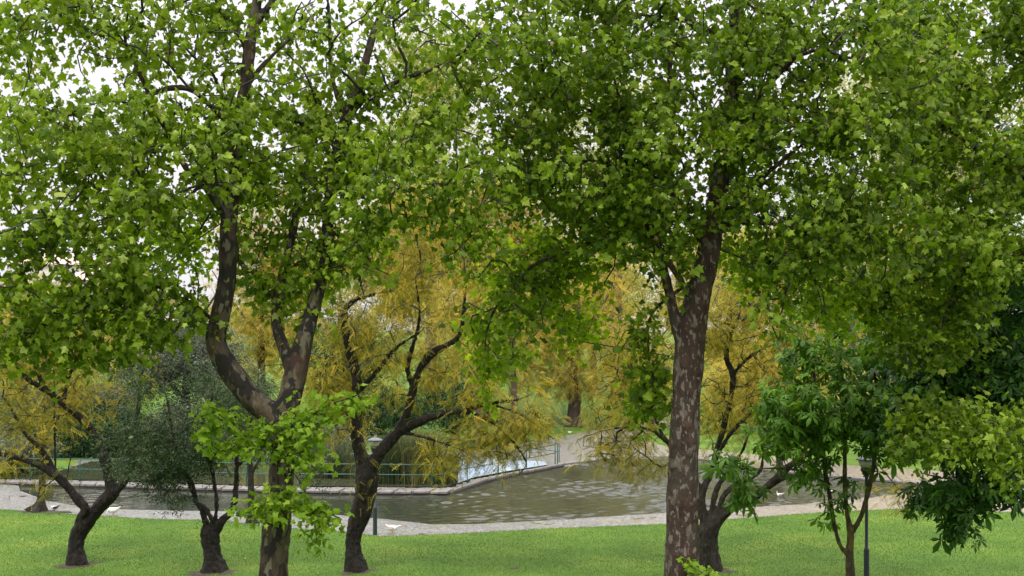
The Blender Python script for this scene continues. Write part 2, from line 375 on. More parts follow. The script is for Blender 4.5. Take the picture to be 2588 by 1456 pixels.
BARK_TEX = bpy.data.textures.new('bark_relief', 'CLOUDS'); BARK_TEX.noise_scale = .16; BARK_TEX.noise_depth = 4
def build_tree(name, label, cat, base, limbs, clouds, bark, twig, leaf, tmpl, lsize, per, spread, seed, group=None,
               remesh=.03, step=.28, rtip=.006, droop=.6, up=.5, knob=.05, flare=0.8, sides=14, extra=None, balls=0, back=3, wob=.1,
               expo=.42, leafname='crown', relief=.035, clear=None, wpath=.22):
    """limbs: lists of (px,py,depth,width_px); clouds: (px,py,d,rx,ry,rd,count)"""
    r = np.random.default_rng(seed); root = empty(name, base); tag(root, label, cat, group); off = np.array(base)
    Vs, Qs, Ts = [], [], []; nb = 0
    sp, spar, slen, srad, sdir = [], [], [], [], []
    for li, L in enumerate(limbs):
        rows = [list(P(a, b, d)) + [w * .5 * d / F] for a, b, d, w in L]
        S = spline(rows, .12 if remesh else .4)
        if not remesh: S = spline(rows, .5)
        V, q, t = tube(S, sides, knob, flare if li == 0 else 0, seed * 31 + li)
        Vs.append(V); Qs.append(q + nb); Ts.append(t + nb); nb += len(V)
        SS = spline(rows, .25); T = nn(np.gradient(SS[:, :3], axis=0))
        b0 = len(sp)
        if b0:
            q0 = int(np.argmin(np.linalg.norm(np.array(sp) - SS[0, :3], axis=1))); l0 = slen[q0]
        else: q0, l0 = -1, 0
        for k in range(len(SS)):
            sp.append(SS[k, :3]); spar.append(q0 if k == 0 else len(sp) - 2); sdir.append(T[k]); srad.append(SS[k, 3])
            slen.append(l0 + .25 * k * .35)
    tr = mesh_obj('trunk', np.vstack(Vs), [np.vstack(Qs), np.vstack(Ts)], bark, root, True, off=off)
    if remesh:
        m = tr.modifiers.new('join', 'REMESH'); m.mode = 'VOXEL'; m.voxel_size = remesh; m.use_smooth_shade = True
        m = tr.modifiers.new('soften', 'SMOOTH'); m.factor = .6; m.iterations = 4
        m = tr.modifiers.new('bark_relief', 'DISPLACE'); m.texture = BARK_TEX; m.strength = relief; m.mid_level = .5; m.texture_coords = 'LOCAL'
    att = np.vstack([in_ell(c[:6], c[6], r) for c in clouds])
    if clear: att = att[open_view(att, clear, 1.3)]
    pos, par, rad, tips, n0, bd = grow((np.array(sp), np.array(spar), np.array(slen), np.array(srad), np.array(sdir)), att, r, step, wob=wob, rtip=rtip, expo=expo, wpath=wpath)
    V, q = twig_mesh(pos, par, rad, n0)
    mesh_obj('branches', V, q, twig, root, True, off=off)
    V, fs, ti = leaves_on(pos, par, rad, tips, bd, r, per, lsize, tmpl, spread, droop, back, up=up, clear=clear)
    mesh_obj(leafname, V, fs, leaf, root, True, {'tint': ti}, off=off)
    if balls:
        me = ball_mesh()
        ok = [t for t in tips if 6 < pos[t][1] and pos[t][2] < HC + 890 * pos[t][1] / F]
        for t in r.choice(ok, min(balls, len(ok)), replace=False):
            o = bpy.data.objects.new('seed_ball', me); link(o, root)
            o.location = pos[t] - off + r.normal(0, .12, 3) - np.array([0, .1, .12]); s = r.uniform(.8, 1.25); o.scale = (s, s, s)
    return root
_ball = []
def ball_mesh():
    if not _ball:
        import bmesh
        bm = bmesh.new(); bmesh.ops.create_icosphere(bm, subdivisions=2, radius=.022)
        for i, v in enumerate(bm.verts): v.co *= 1 + .12 * math.sin(i * 7.1)
        # the stalk it hangs from
        bmesh.ops.create_cone(bm, segments=5, radius1=.002, radius2=.002, depth=.09, matrix=Matrix.Translation((0, 0, .062)))
        me = bpy.data.meshes.new('seed_ball'); bm.to_mesh(me); bm.free(); me.materials.append(SEED); _ball.append(me)
    return _ball[0]

# ------------------------------------------------------------------ small mesh builder for hard objects
class MB:
    def __init__(s): s.V = []; s.F = []
    def add(s, V, Fc):
        b = len(s.V); s.V += [tuple(float(c) for c in v) for v in V]; s.F += [tuple(int(i) + b for i in f) for f in Fc]; return s
    def box(s, c, h, rz=0.0, bev=0.0):
        cx, cy, cz = c; hx, hy, hz = h; co, si = math.cos(rz), math.sin(rz)
        b = bev; pts = []
        for z, k in ((-hz, b), (-hz + b, 0), (hz - b, 0), (hz, b)) if b else ((-hz, 0), (hz, 0)):
            ring = [(-hx + k, -hy + k), (hx - k, -hy + k), (hx - k, hy - k), (-hx + k, hy - k)]
            pts += [(cx + x * co - y * si, cy + x * si + y * co, cz + z) for x, y in ring]
        n = len(pts) // 4; f = [(3, 2, 1, 0), tuple(range(4 * n - 4, 4 * n))]
        for j in range(n - 1):
            for i in range(4): f.append((4*j + i, 4*j + (i+1) % 4, 4*j + 4 + (i+1) % 4, 4*j + 4 + i))
        return s.add(pts, f)
    def lathe(s, c, prof, n=20):
        V = []; f = []
        for r_, z in prof:
            for k in range(n):
                a = 2 * math.pi * k / n; V.append((c[0] + r_ * math.cos(a), c[1] + r_ * math.sin(a), c[2] + z))
        m = len(prof)
        for j in range(m - 1):
            for k in range(n): f.append((j*n + k, j*n + (k+1) % n, (j+1)*n + (k+1) % n, (j+1)*n + k))
        f.append(tuple(range(n))[::-1]); f.append(tuple(range((m-1)*n, m*n)))
        return s.add(V, f)
    def tube(s, pts, rad, n=8):
        rows = [list(p) + [rad if np.isscalar(rad) else rad[i]] for i, p in enumerate(pts)]
        V, q, t = tube(np.array(rows, float), n, 0, 0, 1); b = len(s.V)
        return s.add(V, list(q) + list(t))
    def loft(s, rings, n=16):
        """rings: (centre, dir, rx side, rz up)"""
        V = []; f = []
        for c, d, rx, rz in rings:
            d = Vector(d).normalized(); side = Vector((0, 0, 1)).cross(d)
            if side.length < .01: side = Vector((0, 1, 0))
            side.normalize(); u = d.cross(side)
            for k in range(n):
                a = 2 * math.pi * k / n; V.append(tuple(Vector(c) + side * rx * math.cos(a) + u * rz * math.sin(a)))
        m = len(rings)
        for j in range(m - 1):
            for k in range(n): f.append((j*n + k, j*n + (k+1) % n, (j+1)*n + (k+1) % n, (j+1)*n + k))
        f.append(tuple(range(n))[::-1]); f.append(tuple(range((m-1)*n, m*n)))
        return s.add(V, f)
    def build(s, name, mat, parent=None, smooth=False):
        return mesh_obj(name, np.array(s.V), s.F, mat, parent, smooth)

# ------------------------------------------------------------------ ground, paving and ponds
def poly(pts): return np.array([G(a, b)[:2] for a, b in pts])
def sdist(X, Y, pg):
    """signed distance to polygon, positive inside"""
    d = np.full(X.shape, 1e9); ins = np.zeros(X.shape, bool); n = len(pg)
    for i in range(n):
        x1, y1 = pg[i]; x2, y2 = pg[(i + 1) % n]; ex, ey = x2 - x1, y2 - y1
        t = np.clip(((X - x1) * ex + (Y - y1) * ey) / (ex * ex + ey * ey + 1e-12), 0, 1)
        d = np.minimum(d, np.hypot(X - x1 - t * ex, Y - y1 - t * ey))
        c = ((y1 > Y) != (y2 > Y)) & (X < (x2 - x1) * (Y - y1) / (y2 - y1 + 1e-12) + x1); ins ^= c
    return np.where(ins, d, -d)
LOWER = poly([(-20, 1222), (45, 1222), (52, 1238), (115, 1262), (200, 1277), (326, 1285), (480, 1288), (652, 1290), (860, 1299), (975, 1309), (1090, 1322), (1205, 1321),
              (1397, 1311), (1681, 1293), (1870, 1280), (1985, 1274), (2100, 1264), (2215, 1253), (2300, 1240), (2350, 1228), (2291, 1218), (2169, 1208),
              (2063, 1200), (1900, 1184), (1800, 1165), (1700, 1155), (1535, 1160), (1436, 1174), (1320, 1191), (1239, 1208), (1134, 1244), (860, 1241), (460, 1231), (271, 1225)])
UPPER = poly([(60, 1211), (271, 1216), (675, 1230), (1129, 1233), (1196, 1210), (1292, 1192), (1383, 1178), (1376, 1168), (1160, 1156), (900, 1150), (620, 1160), (430, 1166), (230, 1168), (140, 1195)])
LAWN = poly([(-900, 1270), (-300, 1280), (0, 1286), (192, 1299), (384, 1311), (575, 1315), (700, 1332), (860, 1342), (975, 1355), (1129, 1349), (1397, 1334), (1681, 1324), (1832, 1312),
             (2062, 1295), (2254, 1286), (2503, 1293), (2700, 1300), (3600, 1330)])
LAWN = np.vstack([LAWN, [[90, 10], [90, -30], [-90, -30], [-90, 10]]])
PLAZA = poly([(-400, 1214), (60, 1208), (140, 1193), (230, 1166), (430, 1163), (620, 1156), (900, 1147), (1100, 1145), (1250, 1135), (1330, 1118), (1426, 1103), (1560, 1078), (1700, 1060), (1790, 1052),
              (1790, 1059), (1600, 1093), (1560, 1108), (1640, 1118), (1690, 1130), (1800, 1140), (1950, 1155), (2100, 1175), (2400, 1195), (2800, 1210), (3400, 1200), (3400, 1450), (-900, 1400)])
def ground_z(X, Y):
    lawn = sdist(X, Y, LAWN); pl = sdist(X, Y, PLAZA)
    near = np.clip(lawn * .10, -.5, .05)                         # lawn side
    far = np.clip(-pl * .10, -.5, .06)
    z = np.where(lawn > -1.0, np.maximum(near, np.where(Y > 60, far, -9)), far)
    z = np.maximum(near, np.where(Y > 45, far, -.5))
    hill = np.clip(Y - 92, 0, None)
    z = z + np.where(pl < 0, 14.5 * (1 - np.exp(-hill ** 1.25 / 330)), 0) * np.clip(-pl / 6 + .15, 0, 1)
    z = z + .05 * np.sin(X * .35 + 1) * np.sin(Y * .3) * np.clip(np.abs(lawn) / 4, 0, 1) * (z > 0)
    return z
def axis(lo, a, b, hi, fine, grow=1.25):
    v = list(np.arange(a, b, fine)); s = fine; x = v[-1]
    while x < hi: s *= grow; x += s; v.append(x)
    s = fine; x = a
    while x > lo: s *= grow; x -= s; v.insert(0, x)
    return np.array(v)
def grid_obj(name, xs, ys, zf, mat, keep=None, kind='structure'):
    X, Y = np.meshgrid(xs, ys); Z = zf(X, Y)
    V = np.stack([X, Y, Z], -1).reshape(-1, 3); idx = np.arange(X.size).reshape(X.shape)
    q = np.stack([idx[:-1, :-1], idx[:-1, 1:], idx[1:, 1:], idx[1:, :-1]], -1).reshape(-1, 4)
    if keep is not None:
        k = keep(X, Y).reshape(-1); q = q[k[q].any(1)]
    return tag(mesh_obj(name, V, q, mat, None, True), kind=kind)

# grass ground material
def grass_mat():
    m, n, o = M('lawn_grass'); tc = N(n, 'ShaderNodeTexCoord')
    a = N(n, 'ShaderNodeTexNoise', i_Scale=.35, i_Detail=6.0, i_Roughness=.6); b = N(n, 'ShaderNodeTexNoise', i_Scale=22.0, i_Detail=6.0, i_Roughness=.75)
    for q in (a, b): n.links.new(tc.outputs['Object'], q.inputs['Vector'])
    r1 = ramp(n, [(.3, (.045, .105, .008)), (.5, (.075, .150, .011)), (.68, (.12, .185, .018))]); n.links.new(a.outputs['Fac'], r1.inputs[0])
    r2 = ramp(n, [(.25, (.7, .7, .7)), (.55, (1, 1, 1)), (.8, (1.15, 1.12, 1.05))]); n.links.new(b.outputs['Fac'], r2.inputs[0])
    mu = N(n, 'ShaderNodeMixRGB', blend_type='MULTIPLY'); mu.inputs[0].default_value = 1
    n.links.new(r1.outputs[0], mu.inputs[1]); n.links.new(r2.outputs[0], mu.inputs[2])
    p = N(n, 'ShaderNodeBsdfPrincipled', i_Roughness=.8); n.links.new(mu.outputs[0], p.inputs['Base Color'])
    p.inputs['Specular IOR Level'].default_value = .25
    bu = N(n, 'ShaderNodeBump', i_Strength=.7, i_Distance=.05); n.links.new(b.outputs['Fac'], bu.inputs['Height']); n.links.new(bu.outputs[0], p.inputs['Normal'])
    n.links.new(p.outputs[0], o.inputs[0]); return m
def paving_mat():
    m, n, o = M('cobbles'); tc = N(n, 'ShaderNodeTexCoord')
    v = N(n, 'ShaderNodeTexVoronoi', i_Scale=12.0); e = N(n, 'ShaderNodeTexVoronoi', feature='DISTANCE_TO_EDGE', i_Scale=12.0)
    big = N(n, 'ShaderNodeTexNoise', i_Scale=.5, i_Detail=5.0, i_Roughness=.6); wet = N(n, 'ShaderNodeTexNoise', i_Scale=.8, i_Detail=4.0, i_Roughness=.55)
    lit = N(n, 'ShaderNodeTexNoise', i_Scale=13.0, i_Detail=3.0)
    mp = N(n, 'ShaderNodeMapping'); mp.inputs['Location'].default_value = (7, 3, 0); mp.inputs['Scale'].default_value = (.8, 1.1, 1)
    n.links.new(tc.outputs['Object'], mp.inputs[0]); n.links.new(mp.outputs[0], wet.inputs['Vector'])
    for q in (v, e, big, lit): n.links.new(tc.outputs['Object'], q.inputs['Vector'])
    sp = N(n, 'ShaderNodeSeparateColor'); n.links.new(v.outputs['Color'], sp.inputs[0])
    st = ramp(n, [(0, (.075, .072, .07)), (.5, (.15, .145, .145)), (1, (.29, .28, .285))]); n.links.new(sp.outputs[0], st.inputs[0])
    jr = ramp(n, [(.02, (0, 0, 0)), (.07, (1, 1, 1))]); n.links.new(e.outputs['Distance'], jr.inputs[0])
    joint = N(n, 'ShaderNodeMixRGB'); joint.inputs[1].default_value = (.075, .08, .045, 1); n.links.new(jr.outputs[0], joint.inputs[0]); n.links.new(st.outputs[0], joint.inputs[2])
    # moss and fallen leaves in patches
    mm = ramp(n, [(.5, (0, 0, 0)), (.68, (1, 1, 1))]); n.links.new(big.outputs['Fac'], mm.inputs[0])
    ml = ramp(n, [(.50, (0, 0, 0)), (.60, (1, 1, 1))]); n.links.new(lit.outputs['Fac'], ml.inputs[0])
    pr = N(n, 'ShaderNodeMath', operation='MULTIPLY'); n.links.new(mm.outputs[0], pr.inputs[0]); n.links.new(ml.outputs[0], pr.inputs[1])
    c2 = N(n, 'ShaderNodeMixRGB'); c2.inputs[2].default_value = (.15, .21, .05, 1); n.links.new(pr.outputs[0], c2.inputs[0]); n.links.new(joint.outputs[0], c2.inputs[1])
    lw = N(n, 'ShaderNodeTexNoise', i_Scale=24.0, i_Detail=2.0); n.links.new(tc.outputs['Object'], lw.inputs['Vector'])
    sx = N(n, 'ShaderNodeSeparateXYZ'); n.links.new(tc.outputs['Object'], sx.inputs[0])
    gx = N(n, 'ShaderNodeMapRange'); gx.inputs[1].default_value = 2; gx.inputs[2].default_value = 16; gx.inputs[3].default_value = 0; gx.inputs[4].default_value = .85; n.links.new(sx.outputs[0], gx.inputs[0])
    lr = ramp(n, [(.52, (0, 0, 0)), (.6, (1, 1, 1))]); n.links.new(lw.outputs['Fac'], lr.inputs[0])
    lm = N(n, 'ShaderNodeMath', operation='MULTIPLY'); n.links.new(gx.outputs[0], lm.inputs[0]); n.links.new(lr.outputs[0], lm.inputs[1])
    c3 = N(n, 'ShaderNodeMixRGB'); c3.inputs[2].default_value = (.42, .27, .09, 1); n.links.new(lm.outputs[0], c3.inputs[0]); n.links.new(c2.outputs[0], c3.inputs[1])
    # standing water: smooth and a little darker
    wr = ramp(n, [(.62, (0, 0, 0)), (.68, (1, 1, 1))]); n.links.new(wet.outputs['Fac'], wr.inputs[0])
    c4 = N(n, 'ShaderNodeMixRGB', blend_type='MULTIPLY'); c4.inputs[2].default_value = (.5, .5, .5, 1); n.links.new(wr.outputs[0], c4.inputs[0]); n.links.new(c3.outputs[0], c4.inputs[1])
    p = N(n, 'ShaderNodeBsdfPrincipled'); n.links.new(c4.outputs[0], p.inputs['Base Color'])
    rg = N(n, 'ShaderNodeMapRange'); rg.inputs[3].default_value = .42; rg.inputs[4].default_value = .06; n.links.new(wr.outputs[0], rg.inputs[0]); n.links.new(rg.outputs[0], p.inputs['Roughness'])
    bs = N(n, 'ShaderNodeMapRange'); bs.inputs[3].default_value = .8; bs.inputs[4].default_value = .06; n.links.new(wr.outputs[0], bs.inputs[0])
    bu = N(n, 'ShaderNodeBump', i_Distance=.02); n.links.new(bs.outputs[0], bu.inputs['Strength']); n.links.new(e.outputs['Distance'], bu.inputs['Height']); n.links.new(bu.outputs[0], p.inputs['Normal'])
    n.links.new(p.outputs[0], o.inputs[0]); return m
def water_mat(name, base, s1, s2, strength, rough=.02):
    m, n, o = M(name); tc = N(n, 'ShaderNodeTexCoord'); mp = N(n, 'ShaderNodeMapping'); mp.inputs['Scale'].default_value = (.75, 1.25, 1); mp.inputs['Rotation'].default_value = (0, 0, .25)
    n.links.new(tc.outputs['Object'], mp.inputs[0])
    a = N(n, 'ShaderNodeTexNoise', i_Scale=s1, i_Detail=3.0, i_Roughness=.5, i_Distortion=.3); b = N(n, 'ShaderNodeTexNoise', i_Scale=s2, i_Detail=3.0)
    calm = N(n, 'ShaderNodeTexNoise', i_Scale=.16, i_Detail=2.0)
    for q in (a, b): n.links.new(mp.outputs[0], q.inputs['Vector'])
    n.links.new(tc.outputs['Object'], calm.inputs['Vector'])
    ad = N(n, 'ShaderNodeMath', operation='MULTIPLY_ADD'); ad.inputs[1].default_value = .35; n.links.new(b.outputs['Fac'], ad.inputs[0]); n.links.new(a.outputs['Fac'], ad.inputs[2])
    # the breeze ruffles the open right side more than the corner behind the coping
    sx = N(n, 'ShaderNodeSeparateXYZ'); n.links.new(tc.outputs['Object'], sx.inputs[0])
    mr = N(n, 'ShaderNodeMapRange', interpolation_type='SMOOTHSTEP'); mr.inputs[1].default_value = -5; mr.inputs[2].default_value = 2; mr.inputs[3].default_value = .04; mr.inputs[4].default_value = 1.0; n.links.new(sx.outputs[0], mr.inputs[0])
    cr = N(n, 'ShaderNodeMapRange'); cr.inputs[1].default_value = .35; cr.inputs[2].default_value = .65; cr.inputs[3].default_value = .55; cr.inputs[4].default_value = 1.1; n.links.new(calm.outputs['Fac'], cr.inputs[0])
    m1 = N(n, 'ShaderNodeMath', operation='MULTIPLY'); n.links.new(mr.outputs[0], m1.inputs[0]); n.links.new(cr.outputs[0], m1.inputs[1])
    m2 = N(n, 'ShaderNodeMath', operation='MULTIPLY'); m2.inputs[1].default_value = strength; n.links.new(m1.outputs[0], m2.inputs[0])
    bu = N(n, 'ShaderNodeBump', i_Distance=.05); n.links.new(m2.outputs[0], bu.inputs['Strength']); n.links.new(ad.outputs[0], bu.inputs['Height'])
    p = N(n, 'ShaderNodeBsdfPrincipled', i_Roughness=rough, i_IOR=1.33); p.inputs['Base Color'].default_value = (*base, 1); n.links.new(bu.outputs[0], p.inputs['Normal'])
    n.links.new(p.outputs[0], o.inputs[0]); return m

MG = grass_mat(); MP = paving_mat()
xs = axis(-420, -27, 34, 420, .3); ys = axis(-30, 30, 100, 700, .3)
grid_obj('lawn', xs, ys, ground_z, MG)
def pave_z(X, Y):
    s = sdist(X, Y, LOWER); u = sdist(X, Y, UPPER)
    return np.where(s > -.6, np.clip(-(s) * .12 - .05, -.5, .022), .022) * (u < 0) + np.where(u >= 0, -.5, 0)
grid_obj('paving', np.arange(-30, 38, .3), np.arange(38, 116, .3), pave_z, MP,
         keep=lambda X, Y: (sdist(X, Y, PLAZA) > -1.2) & (sdist(X, Y, LAWN) < .7))
WZ = -.05
def flat_poly(name, pg, z, mat, grow_=0.0):
    c = pg.mean(0); V = [(x, y, z) for x, y in pg]
    return tag(mesh_obj(name, np.array(V), [tuple(range(len(V)))], mat), kind='structure')
# lower pond: one sheet, its shore is where the paving dips below it
xs2 = np.arange(-28, 28, 2.0)
def ripples(X, Y):
    r = np.random.default_rng(21); z = np.zeros_like(X)
    for k in range(34):
        lam = r.uniform(.24, 1.0); a = r.normal(.35, .75) + math.pi / 2; q = 2 * math.pi / lam
        ph = r.uniform(0, 6.28) + .8 * np.sin(X * .35 + k) + .8 * np.sin(Y * .3 + 2 * k)
        z += lam * np.sin(q * (X * math.cos(a) + Y * math.sin(a)) + ph)
    gust = .55 + .45 * np.sin(X * .42 + .8 * np.sin(Y * .31)) * np.sin(Y * .5 + X * .11)
    calm = np.clip((X + 6.5) / 6.0, 0, 1); calm = .10 + .90 * calm * calm * (3 - 2 * calm)
    return WZ + z * .0100 * gust * calm
grid_obj('pond_water', np.arange(-27, 27, .075), np.arange(40, 72, .06), ripples, water_mat('pond_water', (.030, .034, .022), 5.0, 14.0, .4, .10),
         keep=lambda X, Y: sdist(X, Y, LOWER) > -1.2)
UW = UPPER.copy()
flat_poly('upper_pond_water', UW, .045, water_mat('upper_water', (.05, .055, .03), 3.0, 9.0, .7))

SKY_SHEEN = np.array([G(1157, 1224)[:2], G(1196, 1209)[:2], G(1292, 1191)[:2], G(1383, 1177)[:2], G(1376, 1168.5)[:2], G(1160, 1158)[:2]])  # part of the upper pond where the sky reflection is painted as pale blue
flat_poly('sky_sheen_sheet', SKY_SHEEN, .052, plain('painted_sky_sheen', (.42, .52, .66), rough=.12, var=.06, scale=1.5))

# ------------------------------------------------------------------ grass blades standing on the near lawn
def grass_blades():
    r = np.random.default_rng(3); n = 230000
    y = 30.0 + 19.0 * r.random(n) ** .9; x = (r.random(n) - .5) * 2 * (y * .49)
    s = sdist(x, y, LAWN); k = (s > .02) & ((s > .5) | (r.random(n) < .9)); x, y = x[k], y[k]; n = len(x)
    z = ground_z(x, y) - .005
    a = r.uniform(0, 6.283, n); h = .022 + .032 * r.random(n); w = .006 + .006 * r.random(n)
    lean = r.normal(0, .022, (n, 2)); dx, dy = np.cos(a) * w, np.sin(a) * w
    V = np.stack([np.stack([x - dx, y - dy, z], 1), np.stack([x + dx, y + dy, z], 1), np.stack([x + lean[:, 0], y + lean[:, 1], z + h], 1)], 1).reshape(-1, 3)
    tint = np.repeat(np.clip(.45 + .25 * np.sin(x * .8 + 2 * np.sin(y * .5)) * np.sin(y * .9) + r.normal(0, .08, n), 0, 1), 3)
    tag(mesh_obj('grass', V, np.arange(3 * n).reshape(-1, 3), L_GRASS, None, False, {'tint': tint}), kind='stuff')
grass_blades()
def litter():
    """fallen yellow and brown leaves on lawn and paving"""
    r = np.random.default_rng(12); n = 6500
    y = 30 + 30 * r.random(n); x = (r.random(n) - .5) * 2 * y * .49
    k = (sdist(x, y, LOWER) < -.2) & (sdist(x, y, UPPER) < 0) & (((sdist(x, y, LAWN) > .3) & (r.random(n) < .10)) | ((sdist(x, y, LAWN) < -.1) & (r.random(n) < .9))); x, y = x[k], y[k]
    n = len(x); z = np.where(sdist(x, y, LAWN) > 0, ground_z(x, y) + .045, .035)
    pos = np.stack([x, y, z], 1); az = r.uniform(0, 6.28, n)
    V, fs, ti = scatter(T_PLANE_LO[0], T_PLANE_LO[1], pos, np.stack([np.cos(az), np.sin(az), r.normal(0, .2, n)], 1), np.stack([r.normal(0, .3, n), r.normal(0, .3, n), np.ones(n)], 1), r.uniform(.025, .06, n), r.random(n))
    tag(mesh_obj('fallen_leaves', V, fs, leaf_mat('fallen_leaf', [(0, (.09, .05, .02)), (.5, (.3, .18, .05)), (1, (.5, .36, .06))], trans=.1), None, True, {'tint': ti}), kind='stuff')
litter()

# ------------------------------------------------------------------ coping, kerb
STONE = plain('coping_stone', (.17, .155, .145), rough=.45, var=.22, scale=5, bump=.5)
STONE_D = plain('wet_stone', (.045, .042, .038), rough=.4, var=.25, scale=6, bump=.5)
def coping(name, label, front, back, gap, step_m, zt=.13, th=.10, wall=True):
    root = empty(name, (front[0][0], front[0][1], 0)); tag(root, label, 'wall'); off = np.array(root.location)
    f = np.array(front)[:, :2]; b = np.array(back)[:, :2]
    def samp(pl, t):
        L = np.concatenate([[0], np.cumsum(np.linalg.norm(np.diff(pl, axis=0), axis=1))]); s = t * L[-1]
        return np.array([np.interp(s, L, pl[:, 0]), np.interp(s, L, pl[:, 1])])
    L = np.linalg.norm(np.diff(f, axis=0), axis=1).sum(); n = int(L / step_m); r = random.Random(5)
    for i in range(n):
        t0 = (i + gap / 2) / n; t1 = (i + 1 - gap / 2) / n
        q = [samp(f, t0), samp(f, t1), samp(b, t1), samp(b, t0)]; c = sum(q) / 4
        z = zt + r.uniform(-.012, .012); V = []
        for zz, k in ((z - th, 1), (z - .015, 1), (z, .97)):
            V += [(c[0] + (p[0] - c[0]) * k - off[0], c[1] + (p[1] - c[1]) * k - off[1], zz) for p in q]
        Fc = [(3, 2, 1, 0), (8, 9, 10, 11)] + [(4*j + k, 4*j + (k+1) % 4, 4*j + 4 + (k+1) % 4, 4*j + 4 + k) for j in range(2) for k in range(4)]
        MB().add(V, Fc).build('slab', STONE, root)
    m = MB(); N_ = 24                                            # masonry under the slabs
    for i in range(N_):
        q = [samp(f, i / N_), samp(f, (i + 1) / N_), samp(b, (i + 1) / N_), samp(b, i / N_)]; c = sum(q) / 4
        V = []
        for zz in (-.6, zt - th - .004): V += [(p[0] + (c[0] - p[0]) * .07 * 0 - off[0], p[1] + (.07 if k < 2 else -.07) - off[1], zz) for k, p in enumerate(q)]
        Fc = [(4, 5, 6, 7), (0, 1, 5, 4), (2, 3, 7, 6)]
        if i == 0: Fc.append((3, 0, 4, 7))
        if i == N_ - 1: Fc.append((1, 2, 6, 5))
        m.add(V, Fc)
    m.build('footing', STONE_D, root)
    return root
Z1 = .13
coping('stone_coping', 'long straight stone coping of separate slabs dividing the two ponds, under the green railing',
       [G(-60, 1215, Z1), G(45, 1218, Z1), G(271, 1225, Z1), G(460, 1231, Z1), G(860, 1240.5, Z1), G(1132, 1242, Z1)],
       [G(-60, 1210, Z1), G(45, 1213, Z1), G(271, 1218.5, Z1), G(460, 1224, Z1), G(860, 1232.5, Z1), G(1150, 1233, Z1)], .09, .82)
coping('stone_coping', 'slanting stone coping running back from the corner to the railing end, right of the reeds',
       [G(1137, 1242, Z1), G(1239, 1208, Z1), G(1337, 1189, Z1), G(1425, 1172, Z1)],
       [G(1156, 1233, Z1), G(1254, 1201, Z1), G(1345, 1184, Z1), G(1428, 1168.5, Z1)], .05, .85)
kf = [(1427, 1172), (1535, 1158.5), (1620, 1153.5), (1700, 1153), (1800, 1163), (1900, 1183), (2063, 1199.5), (2169, 1207.5), (2291, 1217.5), (2360, 1226)]
coping('pond_kerb', 'low dark stone kerb curving round the far side of the big pond', [G(a, b, .05) for a, b in kf],
       [G(a + 4, b - 4.5, .05) for a, b in kf], .01, 1.1, zt=.06, th=.09)

# ------------------------------------------------------------------ railings
TEAL = plain('green_paint', (.008, .075, .062), rough=.3, var=.15)
def railing(label, pts, spacing, h=1.08, name='railing', ends=True, rad=.024):
    root = empty(name, pts[0]); tag(root, label, 'railing', 'green railings round the upper pond'); o = np.array(pts[0])
    Q = [np.array(p) - o for p in pts]
    for hz in (h, h * .56):
        MB().tube([q + np.array([0, 0, hz]) for q in Q], rad, 8).build('rail', TEAL, root, True)
    for i in range(len(Q) - 1):
        L = np.linalg.norm(Q[i+1] - Q[i]); n = max(1, int(round(L / spacing)))
        for k in range(n + (1 if i == len(Q) - 2 else 0)):
            p = Q[i] + (Q[i+1] - Q[i]) * k / n
            MB().tube([p + np.array([0, 0, -.25]), p + np.array([0, 0, h])], rad * 1.15, 8).lathe(p, [(.07, 0), (.07, .012), (.03, .016)], 10).build('post', TEAL, root, True)
    return root
zc = .13
railing('green tube railing along the straight coping in front of the reeds', [G(-420, 1206, zc), G(76, 1214.5, zc), G(202, 1217, zc), G(338, 1220, zc), G(623, 1229, zc), G(1092, 1233.5, zc), G(1118, 1231.5, zc), G(1181, 1214, zc), G(1331, 1187, zc), G(1403, 1171.5, zc), G(1409, 1168.5, zc)], 3.1)
railing('green tube railing along the far edge of the upper pond', [G(1413, 1167, .03), G(1338, 1158, .03), G(1208, 1150, .03), G(1080, 1146, .03)], 4.0)
railing('short green tube railing beside the far path', [G(1426, 1107, .03), G(1301, 1131, .03), G(1200, 1136, .03)], 7.0, 1.25)

# ------------------------------------------------------------------ lamps
LGREEN = plain('lamp_green_paint', (.003, .016, .013), rough=.5, var=.1)
LBLACK = plain('lamp_black', (.012, .012, .016), rough=.35, var=.1)
GLASSW = plain('lamp_opal', (.42, .41, .36), rough=.3, var=.06)
LCAP = plain('lamp_cap', (.10, .10, .125), rough=.3, metal=.1, var=.1)
def lamp(label, base, H, s=1.0):
    root = empty('lamp_post', base); tag(root, label, 'street lamp', 'pole-top lamps in the park')
    MB().lathe((0, 0, 0), [(.085, -.1), (.085, .02), (.075, .05), (.072, .95), (.060, .99), (.045, 1.0), (.045, H - .62), (.05, H - .60)], 16).build('pole', LGREEN, root, True)
    MB().lathe((0, 0, H - .62), [(.045, 0), (.09, .005), (.09, .03), (.065, .05), (.11, .07), (.12, .10), (.12, .14), (.155, .17), (.155, .26), (.10, .265)], 20).build('collar', LBLACK, root, True)
    MB().lathe((0, 0, H - .36), [(.11, 0), (.15, .02), (.185, .07), (.21, .14), (.215, .205), (.19, .21)], 24).build('lamp_shade', GLASSW, root, True)
    MB().lathe((0, 0, H - .15), [(.225, 0), (.285, .005), (.29, .018), (.24, .05), (.15, .09), (.10, .105), (.05, .12), (.045, .16), (.02, .175)], 24).build('cap', LCAP, root, True)
    for k in range(4):
        a = k * math.pi / 2 + .5
        MB().tube([(.155 * math.cos(a), .155 * math.sin(a), H - .37), (.225 * math.cos(a), .225 * math.sin(a), H - .14)], .008, 5).build('bracket', LBLACK, root)
    return root
lamp('green pole-top lamp at the water edge beside the middle leaning locust tree', tuple(G(948, 1353)), 3.45)
lamp('tall dark pole-top lamp standing behind the three-stemmed young chestnut', tuple(P(2190, HY + HC * F / 30, 30)), 3.55)

